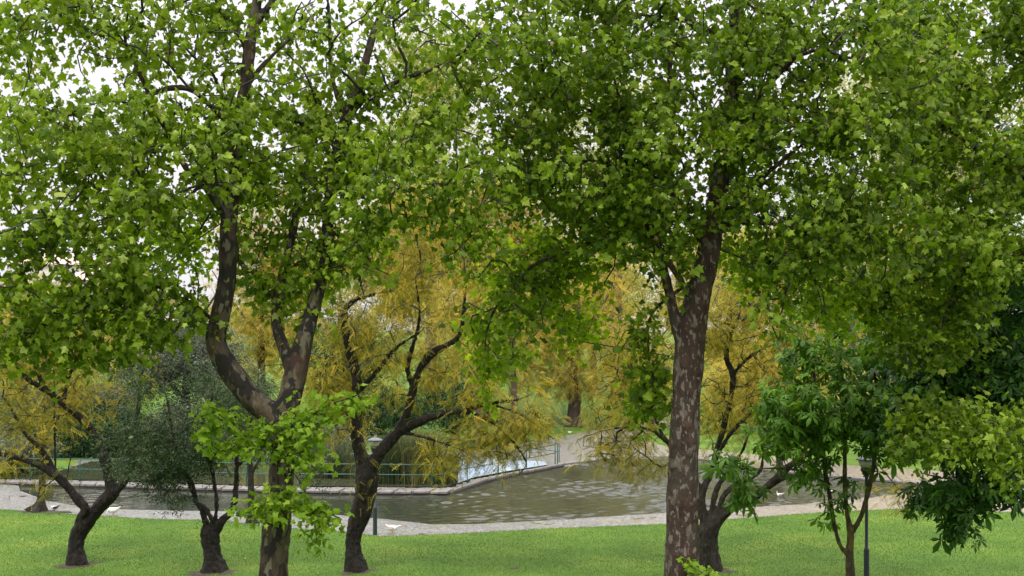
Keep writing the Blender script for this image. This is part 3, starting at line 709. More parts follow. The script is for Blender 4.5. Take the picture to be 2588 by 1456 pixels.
# ------------------------------------------------------------------ birds
WHITE = plain('white_feather', (.72, .71, .68), rough=.7, var=.05, scale=20, bump=.3)
CREAM = plain('cream_feather', (.55, .47, .40), rough=.7, var=.15, scale=14, bump=.3)
BLACKF = plain('black_feather', (.012, .018, .018), rough=.35, var=.3, scale=12)
GREYF = plain('grey_feather', (.25, .22, .19), rough=.7, var=.25, scale=14)
ORANGE = plain('orange_beak', (.62, .20, .03), rough=.5)
DKG = plain('green_head_feather', (.01, .04, .02), rough=.3)
def bird(name, label, cat, base, heading, neck, s=1.0, body=WHITE, wing=WHITE, head=None, swim=False, group=None, leg=ORANGE, tail=.12):
    """heading = angle of the bill; neck = rows (x,z,r) from breast to head in the bird's own frame (x forward, feet at 0)"""
    root = empty(name, base); root.rotation_euler = (0, 0, heading); s *= .9; root.scale = (s * .86, s, s * 1.12); tag(root, label, cat, group)
    b0 = 0 if not swim else -.13
    rg = [(-.42, .30 + tail, .012, .006), (-.36, .285 + tail * .8, .05, .02), (-.28, .27 + tail * .3, .085, .06), (-.16, .25, .125, .11), (0, .235, .145, .135), (.12, .245, .125, .125), (.20, .27, .09, .10)]
    rings = [((x, 0, z + b0), (1, 0, .05), rx, rz) for x, z, rx, rz in rg]
    prev = np.array([.20, .27 + b0])
    pts = [np.array([x, z + b0]) for x, z, r_ in neck]
    for i, (x, z, r_) in enumerate(neck):
        nx = pts[min(i + 1, len(pts) - 1)] - (pts[i - 1] if i else prev)
        rings.append(((x, 0, z + b0), (nx[0], 0, nx[1]), r_, r_))
    MB().loft(rings, 16).build('body', body, root, True)
    hx, hz, hr = neck[-1]; hz += b0
    dv = pts[-1] - pts[-2]; dv = dv / np.linalg.norm(dv)
    if head is not None:
        MB().loft([((hx - dv[0] * .09, 0, hz - dv[1] * .09), (dv[0], 0, dv[1]), .030, .030), ((hx - dv[0] * .03, 0, hz - dv[1] * .03), (dv[0], 0, dv[1]), .040, .043), ((hx + dv[0] * .02, 0, hz + dv[1] * .02), (dv[0], 0, dv[1]), .03, .03)], 12).build('head', head, root, True)
    MB().loft([((hx, 0, hz), (dv[0], 0, dv[1]), .022, .022), ((hx + dv[0] * .05, 0, hz + dv[1] * .05 - .008), (dv[0], 0, dv[1]), .018, .010), ((hx + dv[0] * .085, 0, hz + dv[1] * .085 - .012), (dv[0], 0, dv[1]), .012, .005)], 10).build('beak', ORANGE, root, True)
    for sy in (-1, 1):
        MB().loft([((.13, sy * .115, .265 + b0), (-1, sy * .1, 0), .02, .05), ((0, sy * .142, .27 + b0), (-1, 0, 0), .022, .085), ((-.18, sy * .125, .285 + b0), (-1, -sy * .2, .1), .02, .075), ((-.34, sy * .06, .315 + b0 + tail * .4), (-1, -sy * .2, .2), .012, .035), ((-.43, sy * .03, .33 + b0 + tail * .7), (-1, 0, .2), .004, .008)], 12).build('wing', wing, root, True)
        if not swim:
            m = MB(); m.tube([(-.01, sy * .055, .16), (.0, sy * .055, .09), (.01, sy * .055, .012)], [.022, .012, .009], 7)
            for t in (-.5, 0, .5): m.tube([(.0, sy * .055, .008), (.085 * math.cos(t), sy * .055 + .085 * math.sin(t), .006)], .007, 5)
            m.build('leg', leg, root, True)
    return root
down = [(.27, .27, .06), (.335, .21, .042), (.37, .14, .034), (.40, .075, .036), (.425, .045, .03)]
upn = [(.25, .34, .055), (.27, .43, .038), (.28, .50, .034), (.305, .545, .040), (.34, .545, .03)]
bird('goose', 'white goose grazing head down beside the forked left locust trunk', 'goose', tuple(G(287, 1303, .02)), R(180), down, .86, group='geese and ducks round the pond')
bird('goose', 'whitish goose with orange legs walking at the lawn edge right of the lamp', 'goose', tuple(G(992, 1350, .02)), R(-12), [(.26, .31, .055), (.33, .34, .04), (.39, .36, .036), (.44, .365, .038), (.48, .355, .028)], .8, wing=CREAM, group='geese and ducks round the pond')
bird('goose', 'cream coloured goose half hidden behind the forked plane trunk', 'goose', tuple(G(672, 1316, .02)), R(10), down, .75, body=CREAM, wing=CREAM, group='geese and ducks round the pond')
bird('duck', 'black and white duck preening beside the root flare of the slim tree', 'duck', tuple(G(138, 1293, .02)), R(195), [(.25, .32, .055), (.28, .36, .045), (.27, .37, .04), (.24, .34, .042), (.20, .31, .03)], .62, body=WHITE, wing=BLACKF, head=BLACKF, group='geese and ducks round the pond', leg=BLACKF)
bird('duck', 'dark headed drake swimming left on the pond right of the multi-stemmed locust', 'duck', tuple(G(1971, 1255, WZ)), R(175), upn, .6, wing=GREYF, head=DKG, swim=True, group='geese and ducks round the pond')
bird('duck', 'small white duck swimming behind the leftmost chestnut stem', 'duck', tuple(G(2095, 1247, WZ)), R(170), [(.25, .30, .05), (.27, .35, .04), (.30, .38, .04), (.33, .37, .03)], .5, swim=True, group='geese and ducks round the pond')
bird('pigeon', 'tiny white bird beside the big far trunk at the path', 'bird', tuple(G(1440, 1098, .03)), R(150), [(.24, .32, .05), (.26, .38, .04), (.28, .41, .04), (.32, .40, .025)], .6, leg=GREYF)

SOIL = plain('soil', (.045, .032, .02), rough=.9, var=.35, scale=14, bump=.8)
def soil(px, py, rx, ry, seed):
    r = random.Random(seed); c = G(px, py); V = [(c[0], c[1], .075)]; n = 40; ph = [r.uniform(0, 6.28) for _ in range(4)]
    for k in range(n):
        a = 2 * math.pi * k / n; q = 1 + .22 * math.sin(2 * a + ph[0]) + .16 * math.sin(5 * a + ph[1]) + .12 * math.sin(9 * a + ph[2])
        V.append((c[0] + rx * q * math.cos(a), c[1] + ry * q * math.sin(a), .045))
    tag(mesh_obj('bare_soil', np.array(V), [(0, 1 + k, 1 + (k + 1) % n) for k in range(n)], SOIL, None, True), kind='structure')
for k, a in enumerate([(195, 1432, .65, .5), (541, 1450, .75, .6), (905, 1448, .6, .5), (1798, 1447, .7, .6), (105, 1297, .9, .6), (2150, 1515, .5, .5), (1300, 1440, .18, .14)]): soil(*a, k)
#TREES#
# ------------------------------------------------------------------ the near plane trees
dA = 19.0
A_limbs = [
 [(690, 1815, dA, 96), (690, 1456, dA, 73), (702, 1300, dA, 70), (713, 1180, dA, 64), (716, 1110, dA, 66), (708, 1060, dA, 74)],
 [(712, 1090, dA, 60), (690, 1052, dA, 66), (640, 1012, 18.95, 62), (592, 950, 18.9, 58), (556, 895, 18.9, 54), (545, 850, 18.9, 50), (560, 780, 18.9, 46), (574, 700, 18.9, 46), (576, 620, 18.9, 44), (582, 520, 19, 44), (596, 440, 19, 38), (602, 330, 19, 34), (616, 240, 19, 32), (630, 130, 19, 30), (640, 60, 19, 26), (655, -40, 19, 22), (672, -300, 19.2, 12)],
 [(712, 1080, dA, 58), (732, 1010, 19.1, 60), (752, 920, 19.2, 54), (775, 835, 19.3, 42), (802, 740, 19.5, 34), (826, 640, 19.6, 32), (830, 540, 19.6, 30), (841, 440, 19.6, 30), (862, 350, 19.6, 30), (880, 285, 19.6, 28), (905, 220, 19.6, 23), (926, 150, 19.7, 21), (942, 90, 19.8, 19), (962, 30, 19.9, 15), (985, -60, 20, 11), (1010, -260, 20, 7)],
 [(742, 950, 19.15, 40), (722, 890, 19.3, 34), (700, 830, 19.5, 28), (700, 770, 19.7, 25), (715, 690, 19.9, 22), (738, 600, 20, 20), (748, 530, 20, 17), (765, 440, 20.1, 14), (790, 370, 20.2, 12), (800, 270, 20.3, 9)],
 [(566, 545, 19, 18), (520, 475, 19, 16), (470, 425, 18.9, 14), (432, 350, 18.8, 13), (400, 290, 18.8, 12), (375, 235, 18.7, 11), (335, 150, 18.6, 10), (300, 90, 18.6, 9), (240, 40, 18.5, 7)],
 [(600, 330, 19, 16), (550, 285, 18.9, 14), (510, 248, 18.8, 14), (480, 226, 18.6, 15), (435, 222, 18.5, 15), (388, 236, 18.4, 14), (366, 255, 18.4, 12), (360, 300, 18.4, 10), (320, 340, 18.4, 8), (250, 372, 18.4, 6), (180, 395, 18.4, 5)],
 [(505, 270, 18.9, 8), (430, 290, 18.7, 9), (350, 330, 18.6, 9), (290, 362, 18.6, 8), (250, 378, 18.6, 6), (150, 420, 18.5, 5)],
 [(630, 140, 19, 16), (600, 80, 18.9, 14), (560, 30, 18.8, 12), (520, -60, 18.7, 8)],
 [(640, 70, 19, 18), (690, 0, 19, 16), (740, -90, 19, 10)],
 [(605, 300, 19, 14), (570, 255, 19.1, 12), (535, 180, 19.2, 8)],
 [(872, 300, 19.6, 18), (852, 240, 19.6, 14), (838, 180, 19.6, 12), (835, 90, 19.6, 11), (828, 0, 19.6, 9), (820, -100, 19.6, 7)],
 [(878, 300, 19.6, 18), (915, 255, 19.5, 15), (960, 227, 19.4, 13), (1025, 198, 19.3, 12), (1090, 176, 19.2, 10), (1150, 142, 19.1, 8), (1260, 118, 19, 6)],
 [(1030, 196, 19.3, 6), (1045, 210, 19.3, 6), (1035, 260, 19.3, 5), (1020, 320, 19.3, 4)],
 [(616, 230, 19, 14), (660, 170, 19.2, 12), (720, 110, 19.3, 10), (790, 40, 19.5, 8), (820, 20, 19.6, 6)],
 [(590, 470, 19, 12), (500, 470, 18, 8), (380, 520, 17.4, 7), (240, 560, 17, 6), (120, 590, 16.8, 5)],
 [(556, 830, 18.9, 12), (480, 760, 18.2, 8), (380, 740, 17.6, 7), (250, 760, 17.2, 5)],
 [(830, 600, 19.6, 12), (900, 560, 19, 8), (1000, 540, 18.6, 7), (1120, 560, 18.4, 5)],
]
A_clouds = [(60, 880, 17.4, 90, 70, 1.0, 16), (230, 900, 17.5, 80, 60, .9, 12), (360, 880, 17.7, 60, 70, .9, 10), (180, 800, 17.5, 220, 90, 1.6, 18), (300, 330, 17.6, 300, 120, 1.6, 40), (180, 200, 18.6, 330, 250, 2.6, 114), (420, 420, 18.4, 300, 190, 2.6, 72), (120, 470, 17.8, 280, 210, 2.4, 92), (140, 660, 17.5, 280, 170, 2.2, 66), (430, 620, 18.0, 200, 150, 2.0, 48),
 (350, 780, 17.7, 210, 120, 1.8, 30), (90, 820, 17.4, 190, 130, 1.6, 16), (720, 160, 19.2, 300, 190, 2.6, 78), (700, 400, 20.2, 230, 170, 1.6, 72), (740, 640, 20.0, 160, 150, 1.2, 54),
 (1050, 180, 19.2, 260, 200, 2.4, 84), (960, 450, 18.8, 210, 150, 2.0, 66), (1150, 420, 18.8, 190, 170, 2.0, 42), (890, 680, 18.8, 110, 90, 1.2, 16), (1190, 640, 18.4, 70, 110, .8, 12), (720, 860, 18.9, 80, 60, .8, 6), (480, 870, 18.3, 60, 60, .8, 5),
 (470, 50, 18.8, 120, 60, 1.2, 22), (520, -330, 27, 800, 130, 3.5, 170), (400, -180, 19, 560, 190, 3.2, 66), (1000, -180, 19.5, 450, 190, 3.2, 48)]  # the deepest cloud is unseen foliage added overhead to shade the near lawn
A_clear = [(575, 500, 572, 760, dA, .22), (560, 780, 548, 860, dA, .12), (550, 880, 660, 1030, dA, .3), (830, 480, 828, 640, dA, .16), (780, 820, 740, 1000, dA, .25), (748, 560, 742, 640, dA, .12), (700, 800, 740, 930, dA, .2),
  (360, 290, 380, 240, dA, .2), (385, 235, 510, 245, dA, .16), (540, 510, 450, 400, dA, .14), (880, 290, 940, 100, dA, .15), (960, 228, 1090, 176, dA, .1), (610, 260, 630, 60, dA, .12), (290, 360, 400, 300, dA, .12), (1040, 220, 1025, 310, dA, .1)]
build_tree('plane_tree', 'forked plane tree with U-shaped limbs and mottled olive bark, nearest tree on the left', 'tree', tuple(P(690, 1812, dA)), A_limbs, A_clouds,
  B_PLANE_L, B_TWIG, L_PLANE, T_PLANE, .106, 24, .22, 11, 'big plane trees nearest the viewer', clear=A_clear, remesh=.022, rtip=.011, balls=60, droop=.8, up=.35, knob=.035, flare=.5)
# low sprouts on the same trunk are part of it
def sprouts(tree_idx, limbs, clouds, leaf, size, per, seed, tmpl=T_PLANE, spread=.12, name='sprouts', twig=B_TWIG):
    root = [o for o in bpy.data.objects if o.name.startswith('plane_tree') and o.type == 'EMPTY'][tree_idx]; off = np.array(root.location); r = np.random.default_rng(seed)
    sp, par, ln, rd, dr = [], [], [], [], []
    for L in limbs:
        rows = [list(P(a, b, d)) + [w * .5 * d / F] for a, b, d, w in L]; SS = spline(rows, .15); T = nn(np.gradient(SS[:, :3], axis=0))
        q0 = int(np.argmin(np.linalg.norm(np.array(sp) - SS[0, :3], axis=1))) if sp else -1
        for k in range(len(SS)): sp.append(SS[k, :3]); par.append(q0 if k == 0 else len(sp) - 2); ln.append(.1 * k); rd.append(.012); dr.append(T[k])
    att = np.vstack([in_ell(c[:6], c[6], r) for c in clouds])
    pos, pr, rad, tips, n0, bd = grow((np.array(sp), np.array(par), np.array(ln), np.array(rd), np.array(dr)), att, r, .15, rtip=.0035)
    m = np.array(pr); V, q = twig_mesh(pos, pr, rad, 0)
    o = mesh_obj(name, V, q, twig, root, True, off=off)
    V, fs, ti = leaves_on(pos, pr, rad, tips, bd, r, per, size, tmpl, spread, .45, 2, up=.6)
    mesh_obj('sprout_leaves', V, fs, leaf, o, True, {'tint': ti}, off=off)
sprouts(0, [[(700, 1120, 18.8, 10), (620, 1080, 18.5, 8), (520, 1050, 18.3, 6)], [(730, 1120, 18.8, 10), (800, 1040, 18.5, 8), (900, 1000, 18.3, 5)], [(720, 1120, 18.7, 8), (760, 1150, 18.4, 6), (800, 1190, 18.3, 4)], [(700, 1130, 18.7, 8), (620, 1130, 18.4, 6), (560, 1140, 18.3, 4)],
   [(700, 1290, 18.8, 8), (650, 1290, 18.5, 6), (610, 1300, 18.4, 4)], [(720, 1270, 18.8, 8), (780, 1280, 18.5, 6), (860, 1310, 18.4, 4)], [(725, 1170, 18.7, 6), (770, 1240, 18.5, 5), (800, 1330, 18.4, 3)]],
  [(570, 1075, 18.4, 85, 55, .6, 26), (700, 1110, 18.5, 70, 60, .5, 22), (780, 1070, 18.5, 90, 80, .6, 30), (890, 1010, 18.4, 45, 22, .3, 8), (570, 1140, 18.4, 40, 25, .3, 5), (780, 1180, 18.4, 55, 50, .4, 12),
   (640, 1300, 18.4, 55, 30, .4, 12), (690, 1275, 18.5, 45, 45, .3, 8), (810, 1300, 18.4, 65, 30, .4, 15), (800, 1360, 18.4, 40, 20, .3, 6), (730, 1230, 18.45, 30, 40, .2, 5)],
  L_LIME, .11, 9, 5)

dB = 20.5
B_limbs = [
 [(1722, 1748, dB, 112), (1722, 1456, dB, 86), (1727, 1200, dB, 80), (1734, 1000, dB, 74), (1745, 860, dB, 76), (1762, 760, dB, 64), (1782, 680, dB, 60), (1797, 600, dB, 54), (1812, 500, dB, 48), (1832, 400, dB, 44), (1846, 300, dB, 40), (1851, 180, dB, 36), (1856, 60, dB, 30), (1861, -80, dB, 26), (1865, -300, dB, 12)],
 [(1732, 890, dB, 34), (1710, 820, 20.4, 30), (1692, 740, 20.4, 25), (1677, 680, 20.4, 22), (1664, 630, 20.4, 19), (1640, 580, 20.3, 14), (1610, 500, 20.2, 10)],
 [(1750, 770, dB, 20), (1725, 715, 20.2, 18), (1695, 672, 20.1, 16), (1670, 640, 20, 12), (1660, 560, 19.9, 8)],
 [(1790, 620, dB, 28), (1750, 570, 20.6, 24), (1715, 520, 20.7, 20), (1692, 440, 20.8, 18), (1700, 340, 20.9, 16), (1692, 200, 21, 14), (1702, 50, 21, 12), (1710, -120, 21, 8)],
 [(1712, 505, 20.7, 14), (1640, 430, 20.3, 12), (1590, 330, 20.1, 12), (1540, 300, 20, 11), (1480, 275, 19.9, 9), (1400, 250, 19.8, 6)],
 [(1700, 470, 20.8, 10), (1600, 440, 20.6, 10), (1520, 408, 20.4, 9), (1430, 412, 20.3, 7), (1370, 440, 20.2, 5)],
 [(1700, 560, 20.7, 11), (1600, 560, 20.9, 11), (1480, 620, 21, 10), (1350, 670, 21, 10), (1300, 730, 21, 9), (1255, 775, 21, 8), (1230, 840, 21, 6), (1225, 900, 21, 4)],
 [(1820, 580, dB, 24), (1868, 515, 20.4, 20), (1905, 470, 20.3, 17), (1960, 420, 20.2, 14), (2010, 380, 20.1, 10), (2080, 330, 20, 7)],
 [(1815, 575, dB, 18), (1880, 560, 20.4, 15), (1965, 568, 20.2, 12), (2060, 590, 20, 9), (2180, 600, 19.8, 6)],
 [(1846, 340, dB, 20), (1895, 270, 20.3, 17), (1950, 205, 20.2, 15), (1995, 160, 20.1, 13), (2060, 110, 20, 9), (2150, 70, 19.9, 6)],
 [(1850, 200, dB, 14), (1940, 170, 20, 10), (2070, 125, 19.6, 11), (2120, 140, 19.5, 9), (2200, 160, 19.4, 6)],
 [(1854, 120, dB, 16), (1760, 60, 20.2, 12), (1640, 40, 20, 10), (1500, 20, 19.8, 7)],
 [(1780, 690, dB, 14), (1650, 790, 21.2, 8), (1640, 900, 21.4, 7), (1660, 1000, 21.5, 5)],
 [(2060, 590, 20, 9), (2030, 660, 20, 7), (1985, 740, 20, 6), (1975, 820, 20, 4)],
]
B_clouds = [(1760, 140, 20.4, 340, 200, 2.8, 175), (1750, 400, 20.0, 260, 170, 2.2, 130), (1400, 140, 20, 260, 200, 2.4, 130), (1420, 400, 20, 230, 150, 2.2, 114), (1560, 560, 20.4, 200, 110, 1.8, 60),
 (1330, 640, 21.2, 150, 90, 1.2, 35), (1290, 830, 21.2, 130, 130, 1.0, 47), (1450, 760, 21.2, 110, 80, 1.2, 18), (2120, 170, 19.8, 300, 210, 2.6, 172), (2080, 430, 19.8, 250, 160, 2.4, 122), (1950, 600, 20.0, 190, 100, 1.6, 54),
 (2150, 640, 20.2, 210, 120, 1.8, 44), (1700, 620, 20.0, 80, 60, .8, 12), (1720, 720, 19.9, 45, 60, .4, 6), (1640, 980, 21.4, 60, 100, .7, 17), (1600, 870, 21.3, 60, 60, .6, 6), (2020, 790, 20.2, 130, 80, 1.2, 10),
 (1800, -340, 27, 850, 130, 3.5, 200), (1800, -190, 20.5, 620, 180, 3.4, 114)]  # deepest cloud: extra crown added out of view to darken the lawn below
B_clear = [(1725, 1400, 1745, 860, dB, .45), (1745, 860, 1795, 620, dB, .25), (1708, 800, 1675, 660, dB, .12), (1880, 500, 1960, 420, dB, .16), (1880, 560, 1990, 570, dB, .1), (1330, 690, 1245, 790, dB, .1), (1900, 270, 1990, 170, dB, .12), (1560, 420, 1440, 408, dB, .1)]
B_clouds = [c if not (1250 < c[0] < 1480 and c[1] > 600) else (*c[:3], c[3] * 1.15, c[4] * 1.1, c[5] * 1.4, int(c[6] * .28)) for c in B_clouds]
build_tree('plane_tree', 'tall straight plane tree with reddish flaking bark and pale patches, nearest tree on the right', 'tree', tuple(P(1722, 1745, dB)), B_limbs, B_clouds,
  B_PLANE_R, B_TWIG, L_PLANE_B, T_PLANE, .108, 26, .22, 12, 'big plane trees nearest the viewer', clear=B_clear, remesh=.022, rtip=.011, balls=60, droop=.8, up=.35, knob=.03, flare=.5)
sprouts(1, [[(1760, 1470, 20.0, 6), (1750, 1440, 19.9, 5), (1735, 1410, 19.9, 4)], [(1765, 1470, 20.0, 6), (1790, 1450, 19.9, 4)]],
  [(1740, 1425, 19.9, 28, 18, .2, 8), (1785, 1445, 19.9, 30, 12, .2, 8)], L_LIME, .10, 6, 6, spread=.06)

sprouts(1, [[(1600, 560, 21.2, 10), (1500, 620, 21.6, 8), (1400, 660, 22, 8), (1330, 720, 22.2, 7), (1260, 820, 22.3, 6), (1210, 930, 22.3, 4)], [(1400, 660, 22, 7), (1420, 760, 22.2, 6), (1450, 860, 22.3, 4)], [(1690, 900, 21.4, 7), (1640, 960, 21.6, 6), (1600, 1060, 21.7, 4)], [(1820, 600, 21.2, 8), (1900, 680, 22, 7), (2000, 740, 22.4, 5), (2100, 800, 22.6, 4)]],
  [(1330, 620, 22, 120, 60, .8, 40), (1290, 760, 22.2, 130, 95, .9, 52), (1220, 880, 22.3, 75, 90, .6, 26), (1300, 920, 22.3, 50, 50, .5, 10), (1440, 780, 22.3, 90, 110, .8, 42), (1220, 1010, 22.2, 30, 30, .3, 5), (1500, 640, 21.8, 90, 60, .8, 30), (1620, 1000, 21.7, 50, 80, .4, 14), (2000, 720, 22.3, 160, 80, .9, 60), (1900, 640, 22, 100, 70, .8, 30), (2150, 800, 22.6, 110, 60, .8, 30)],
  L_SPRAY, .10, 15, 15, spread=.18, name='drooping_spray')
sprouts(0, [[(565, 560, 19.6, 10), (480, 620, 20.5, 7), (380, 700, 21, 6), (300, 760, 21.2, 4)], [(850, 420, 20.5, 8), (920, 380, 21.2, 6), (1000, 330, 21.6, 5)]],
  [(400, 660, 21, 120, 90, .9, 34), (480, 540, 20.6, 80, 80, .8, 20), (350, 790, 21.2, 90, 50, .6, 18), (950, 360, 21.4, 130, 90, .9, 26), (660, 480, 21, 80, 60, .6, 14), (930, 620, 21, 80, 80, .6, 14)],
  L_SPRAY, .10, 15, 16, spread=.18, name='drooping_spray')

dC = 22.5
C_limbs = [
 [(2840, 1672, dC, 90), (2850, 1200, dC, 70), (2840, 800, dC, 60), (2825, 300, dC, 46), (2825, -250, dC, 20)],
 [(2838, 640, dC, 34), (2720, 520, 22.2, 26), (2600, 460, 22, 21), (2510, 405, 21.8, 18), (2430, 345, 21.7, 15), (2345, 300, 21.6, 11), (2250, 260, 21.5, 7)],
 [(2600, 455, 22, 14), (2545, 395, 22, 13), (2480, 270, 22, 11), (2440, 215, 22, 10), (2390, 180, 22, 7)],
 [(2480, 280, 22, 7), (2420, 300, 21.8, 8), (2385, 235, 21.8, 7), (2480, 200, 21.8, 7)],
 [(2840, 760, dC, 26), (2720, 640, 22.2, 18), (2588, 640, 22, 15), (2510, 655, 22, 14), (2462, 664, 22, 13), (2425, 700, 22, 11), (2398, 780, 22, 9), (2355, 880, 22, 8), (2310, 950, 22, 5)],
 [(2440, 680, 22, 8), (2340, 700, 21.8, 8), (2240, 740, 21.7, 6), (2150, 750, 21.6, 4)],
 [(2830, 300, dC, 24), (2700, 200, 22, 16), (2560, 120, 21.8, 12), (2440, 60, 21.6, 9), (2340, 40, 21.5, 6)],
 [(2845, 1000, dC, 24), (2720, 1020, 22, 14), (2588, 1060, 21.8, 9), (2440, 1070, 21.7, 7), (2330, 1060, 21.6, 5)],
]
C_clouds = [(2450, 110, 21.8, 260, 200, 2.4, 150), (2430, 380, 21.8, 260, 170, 2.2, 90), (2400, 620, 22, 260, 140, 2.0, 80), (2330, 800, 22.2, 200, 130, 1.6, 55), (2430, 1080, 21.4, 190, 110, 1.3, 38), (2540, 1130, 21.4, 120, 120, 1.2, 24), (2330, 1130, 21.4, 70, 60, .7, 12),
 (2720, 300, 22.5, 200, 400, 2.5, 60), (2600, -180, 22, 350, 170, 3, 40)]
build_tree('plane_tree', 'plane tree reaching in from the right edge with long bare-ended boughs', 'tree', tuple(P(2840, 1668, dC)), C_limbs, C_clouds,
  B_PLANE_L, B_TWIG, L_PLANE_B, T_PLANE, .115, 28, .22, 13, 'big plane trees nearest the viewer', remesh=.03, balls=30, droop=.6, up=.4, knob=.03)

sprouts(2, [[(2420, 700, 22.6, 8), (2380, 800, 23, 7), (2330, 900, 23.2, 5)], [(2480, 280, 22.8, 8), (2400, 260, 23.4, 6), (2320, 240, 23.6, 4)]],
  [(2350, 830, 23.1, 130, 90, .9, 50), (2230, 740, 23, 100, 60, .7, 24), (2440, 720, 22.8, 80, 80, .7, 20), (2420, 240, 23.6, 130, 140, 1.0, 40), (2300, 420, 23.4, 110, 90, .9, 24), (2430, 520, 23.2, 110, 70, .9, 24)],
  L_SPRAY, .10, 15, 17, spread=.18, name='drooping_spray')

# ------------------------------------------------------------------ horse chestnuts
dD = 28.0
D_limbs = [
 [(2150, 1519, dD, 28), (2149, 1456, dD, 23), (2147, 1400, dD, 20), (2150, 1349, dD, 17), (2141, 1300, dD, 12), (2136, 1240, 27.9, 12), (2135, 1160, 27.9, 11), (2135, 1050, 27.8, 10), (2126, 950, 27.8, 8), (2120, 800, 27.8, 5)],
 [(2146, 1405, dD, 14), (2124, 1380, 28, 12), (2112, 1341, 28.1, 11), (2104, 1303, 28.1, 12), (2097, 1257, 28.2, 12), (2091, 1226, 28.2, 12), (2085, 1190, 28.2, 11), (2082, 1150, 28.2, 10), (2080, 1070, 28.2, 9), (2062, 980, 28.2, 7), (2050, 890, 28.2, 5)],
 [(2150, 1352, dD, 13), (2174, 1310, 27.9, 12), (2190, 1260, 27.8, 13), (2201, 1215, 27.8, 12), (2212, 1150, 27.7, 10), (2216, 1000, 27.6, 8), (2200, 880, 27.6, 5)],
 [(2091, 1228, 28.2, 8), (2050, 1197, 28, 7), (2000, 1186, 27.8, 6), (1930, 1184, 27.6, 4), (1830, 1186, 27.5, 3)],
 [(2136, 1100, 27.9, 6), (2040, 1080, 27.6, 5), (1960, 1090, 27.4, 4)],
]
D_clouds = [(2120, 1000, 27.9, 200, 130, 1.7, 88), (2240, 1060, 27.9, 130, 100, 1.3, 80), (1990, 1090, 27.6, 110, 60, 1.0, 50), (1820, 1172, 27.4, 60, 18, .5, 8), (2120, 850, 27.9, 190, 100, 1.6, 50), (2060, 1180, 27.8, 60, 40, .6, 12), (1895, 1255, 27.4, 45, 16, .3, 7), (2165, 1240, 27.8, 18, 25, .3, 3), (2110, 1290, 27.8, 22, 10, .2, 3), (2260, 900, 28, 90, 90, 1, 24)]
build_tree('chestnut_tree', 'young horse chestnut whose thin trunk splits into three lichened stems', 'tree', tuple(P(2150, 1516, dD)), D_limbs, D_clouds,
  B_CHEST, B_TWIG, L_CHEST, T_CHEST, .235, 6, .20, 21, 'horse chestnuts on the right', remesh=.02, droop=.45, up=.9, knob=.04, back=2)
dE = 25.0
E_limbs = [
 [(2760, 1592, dE, 80), (2750, 1200, dE, 60), (2740, 800, dE, 46), (2730, 400, dE, 26), (2730, 150, dE, 12)],
 [(2748, 1080, dE, 26), (2640, 1000, 24.8, 18), (2540, 960, 24.6, 13), (2440, 950, 24.5, 8)],
 [(2750, 1200, dE, 22), (2620, 1180, 24.8, 14), (2520, 1230, 24.6, 10), (2450, 1270, 24.5, 6), (2420, 1330, 24.4, 4)],
 [(2740, 800, dE, 22), (2620, 740, 24.8, 14), (2540, 720, 24.6, 9), (2470, 740, 24.6, 5)],
 [(2735, 500, dE, 18), (2640, 460, 24.8, 10), (2560, 430, 24.6, 6)],
]
E_clouds = [(2350, 960, 24.9, 120, 90, 1.1, 50), (2330, 1090, 25, 110, 70, 1.0, 36), (2520, 960, 24.8, 170, 130, 1.4, 202), (2480, 1060, 24.9, 160, 100, 1.2, 122), (2470, 1230, 24.6, 130, 55, .8, 54), (2425, 1320, 24.5, 45, 26, .3, 12), (2350, 1265, 24.6, 70, 22, .4, 14), (2560, 760, 24.8, 110, 120, 1.2, 108), (2400, 880, 25, 110, 80, 1, 54), (2580, 420, 25, 70, 130, 1.0, 54), (2720, 900, 25, 140, 400, 2, 108)]
build_tree('chestnut_tree', 'large dark horse chestnut with pale flower spikes filling the right edge', 'tree', tuple(P(2760, 1588, dE)), E_limbs, E_clouds,
  B_CHEST, B_TWIG, L_CHEST_D, T_CHEST, .23, 7, .22, 22, 'horse chestnuts on the right', remesh=.035, droop=.6, up=.9, back=2)
def flower_spikes():
    root = [o for o in bpy.data.objects if o.name.startswith('chestnut_tree') and o.type == 'EMPTY'][1]; r = np.random.default_rng(8)
    mat = plain('chestnut_blossom', (.62, .50, .42), rough=.8, var=.2, scale=40)
    for px, py in [(2490, 700), (2430, 860), (2455, 905), (2520, 840), (2560, 890), (2395, 905), (2400, 980), (2575, 1000), (2480, 1010), (2545, 960), (2360, 880)]:
        n = 46; t = r.random(n); rad = .055 * (1 - t * .8); a = r.uniform(0, 6.28, n)
        p = P(px, py, 24.2) - np.array(root.location) + np.stack([rad * np.cos(a), rad * np.sin(a), t * .26], 1)
        V, fs, ti = scatter(T_TUFT[0] * .5, T_TUFT[1], p, r.normal(size=(n, 3)), r.normal(size=(n, 3)), np.full(n, .045), r.random(n))
        mesh_obj('flower_spike', V, fs, mat, root, True)
flower_spikes()

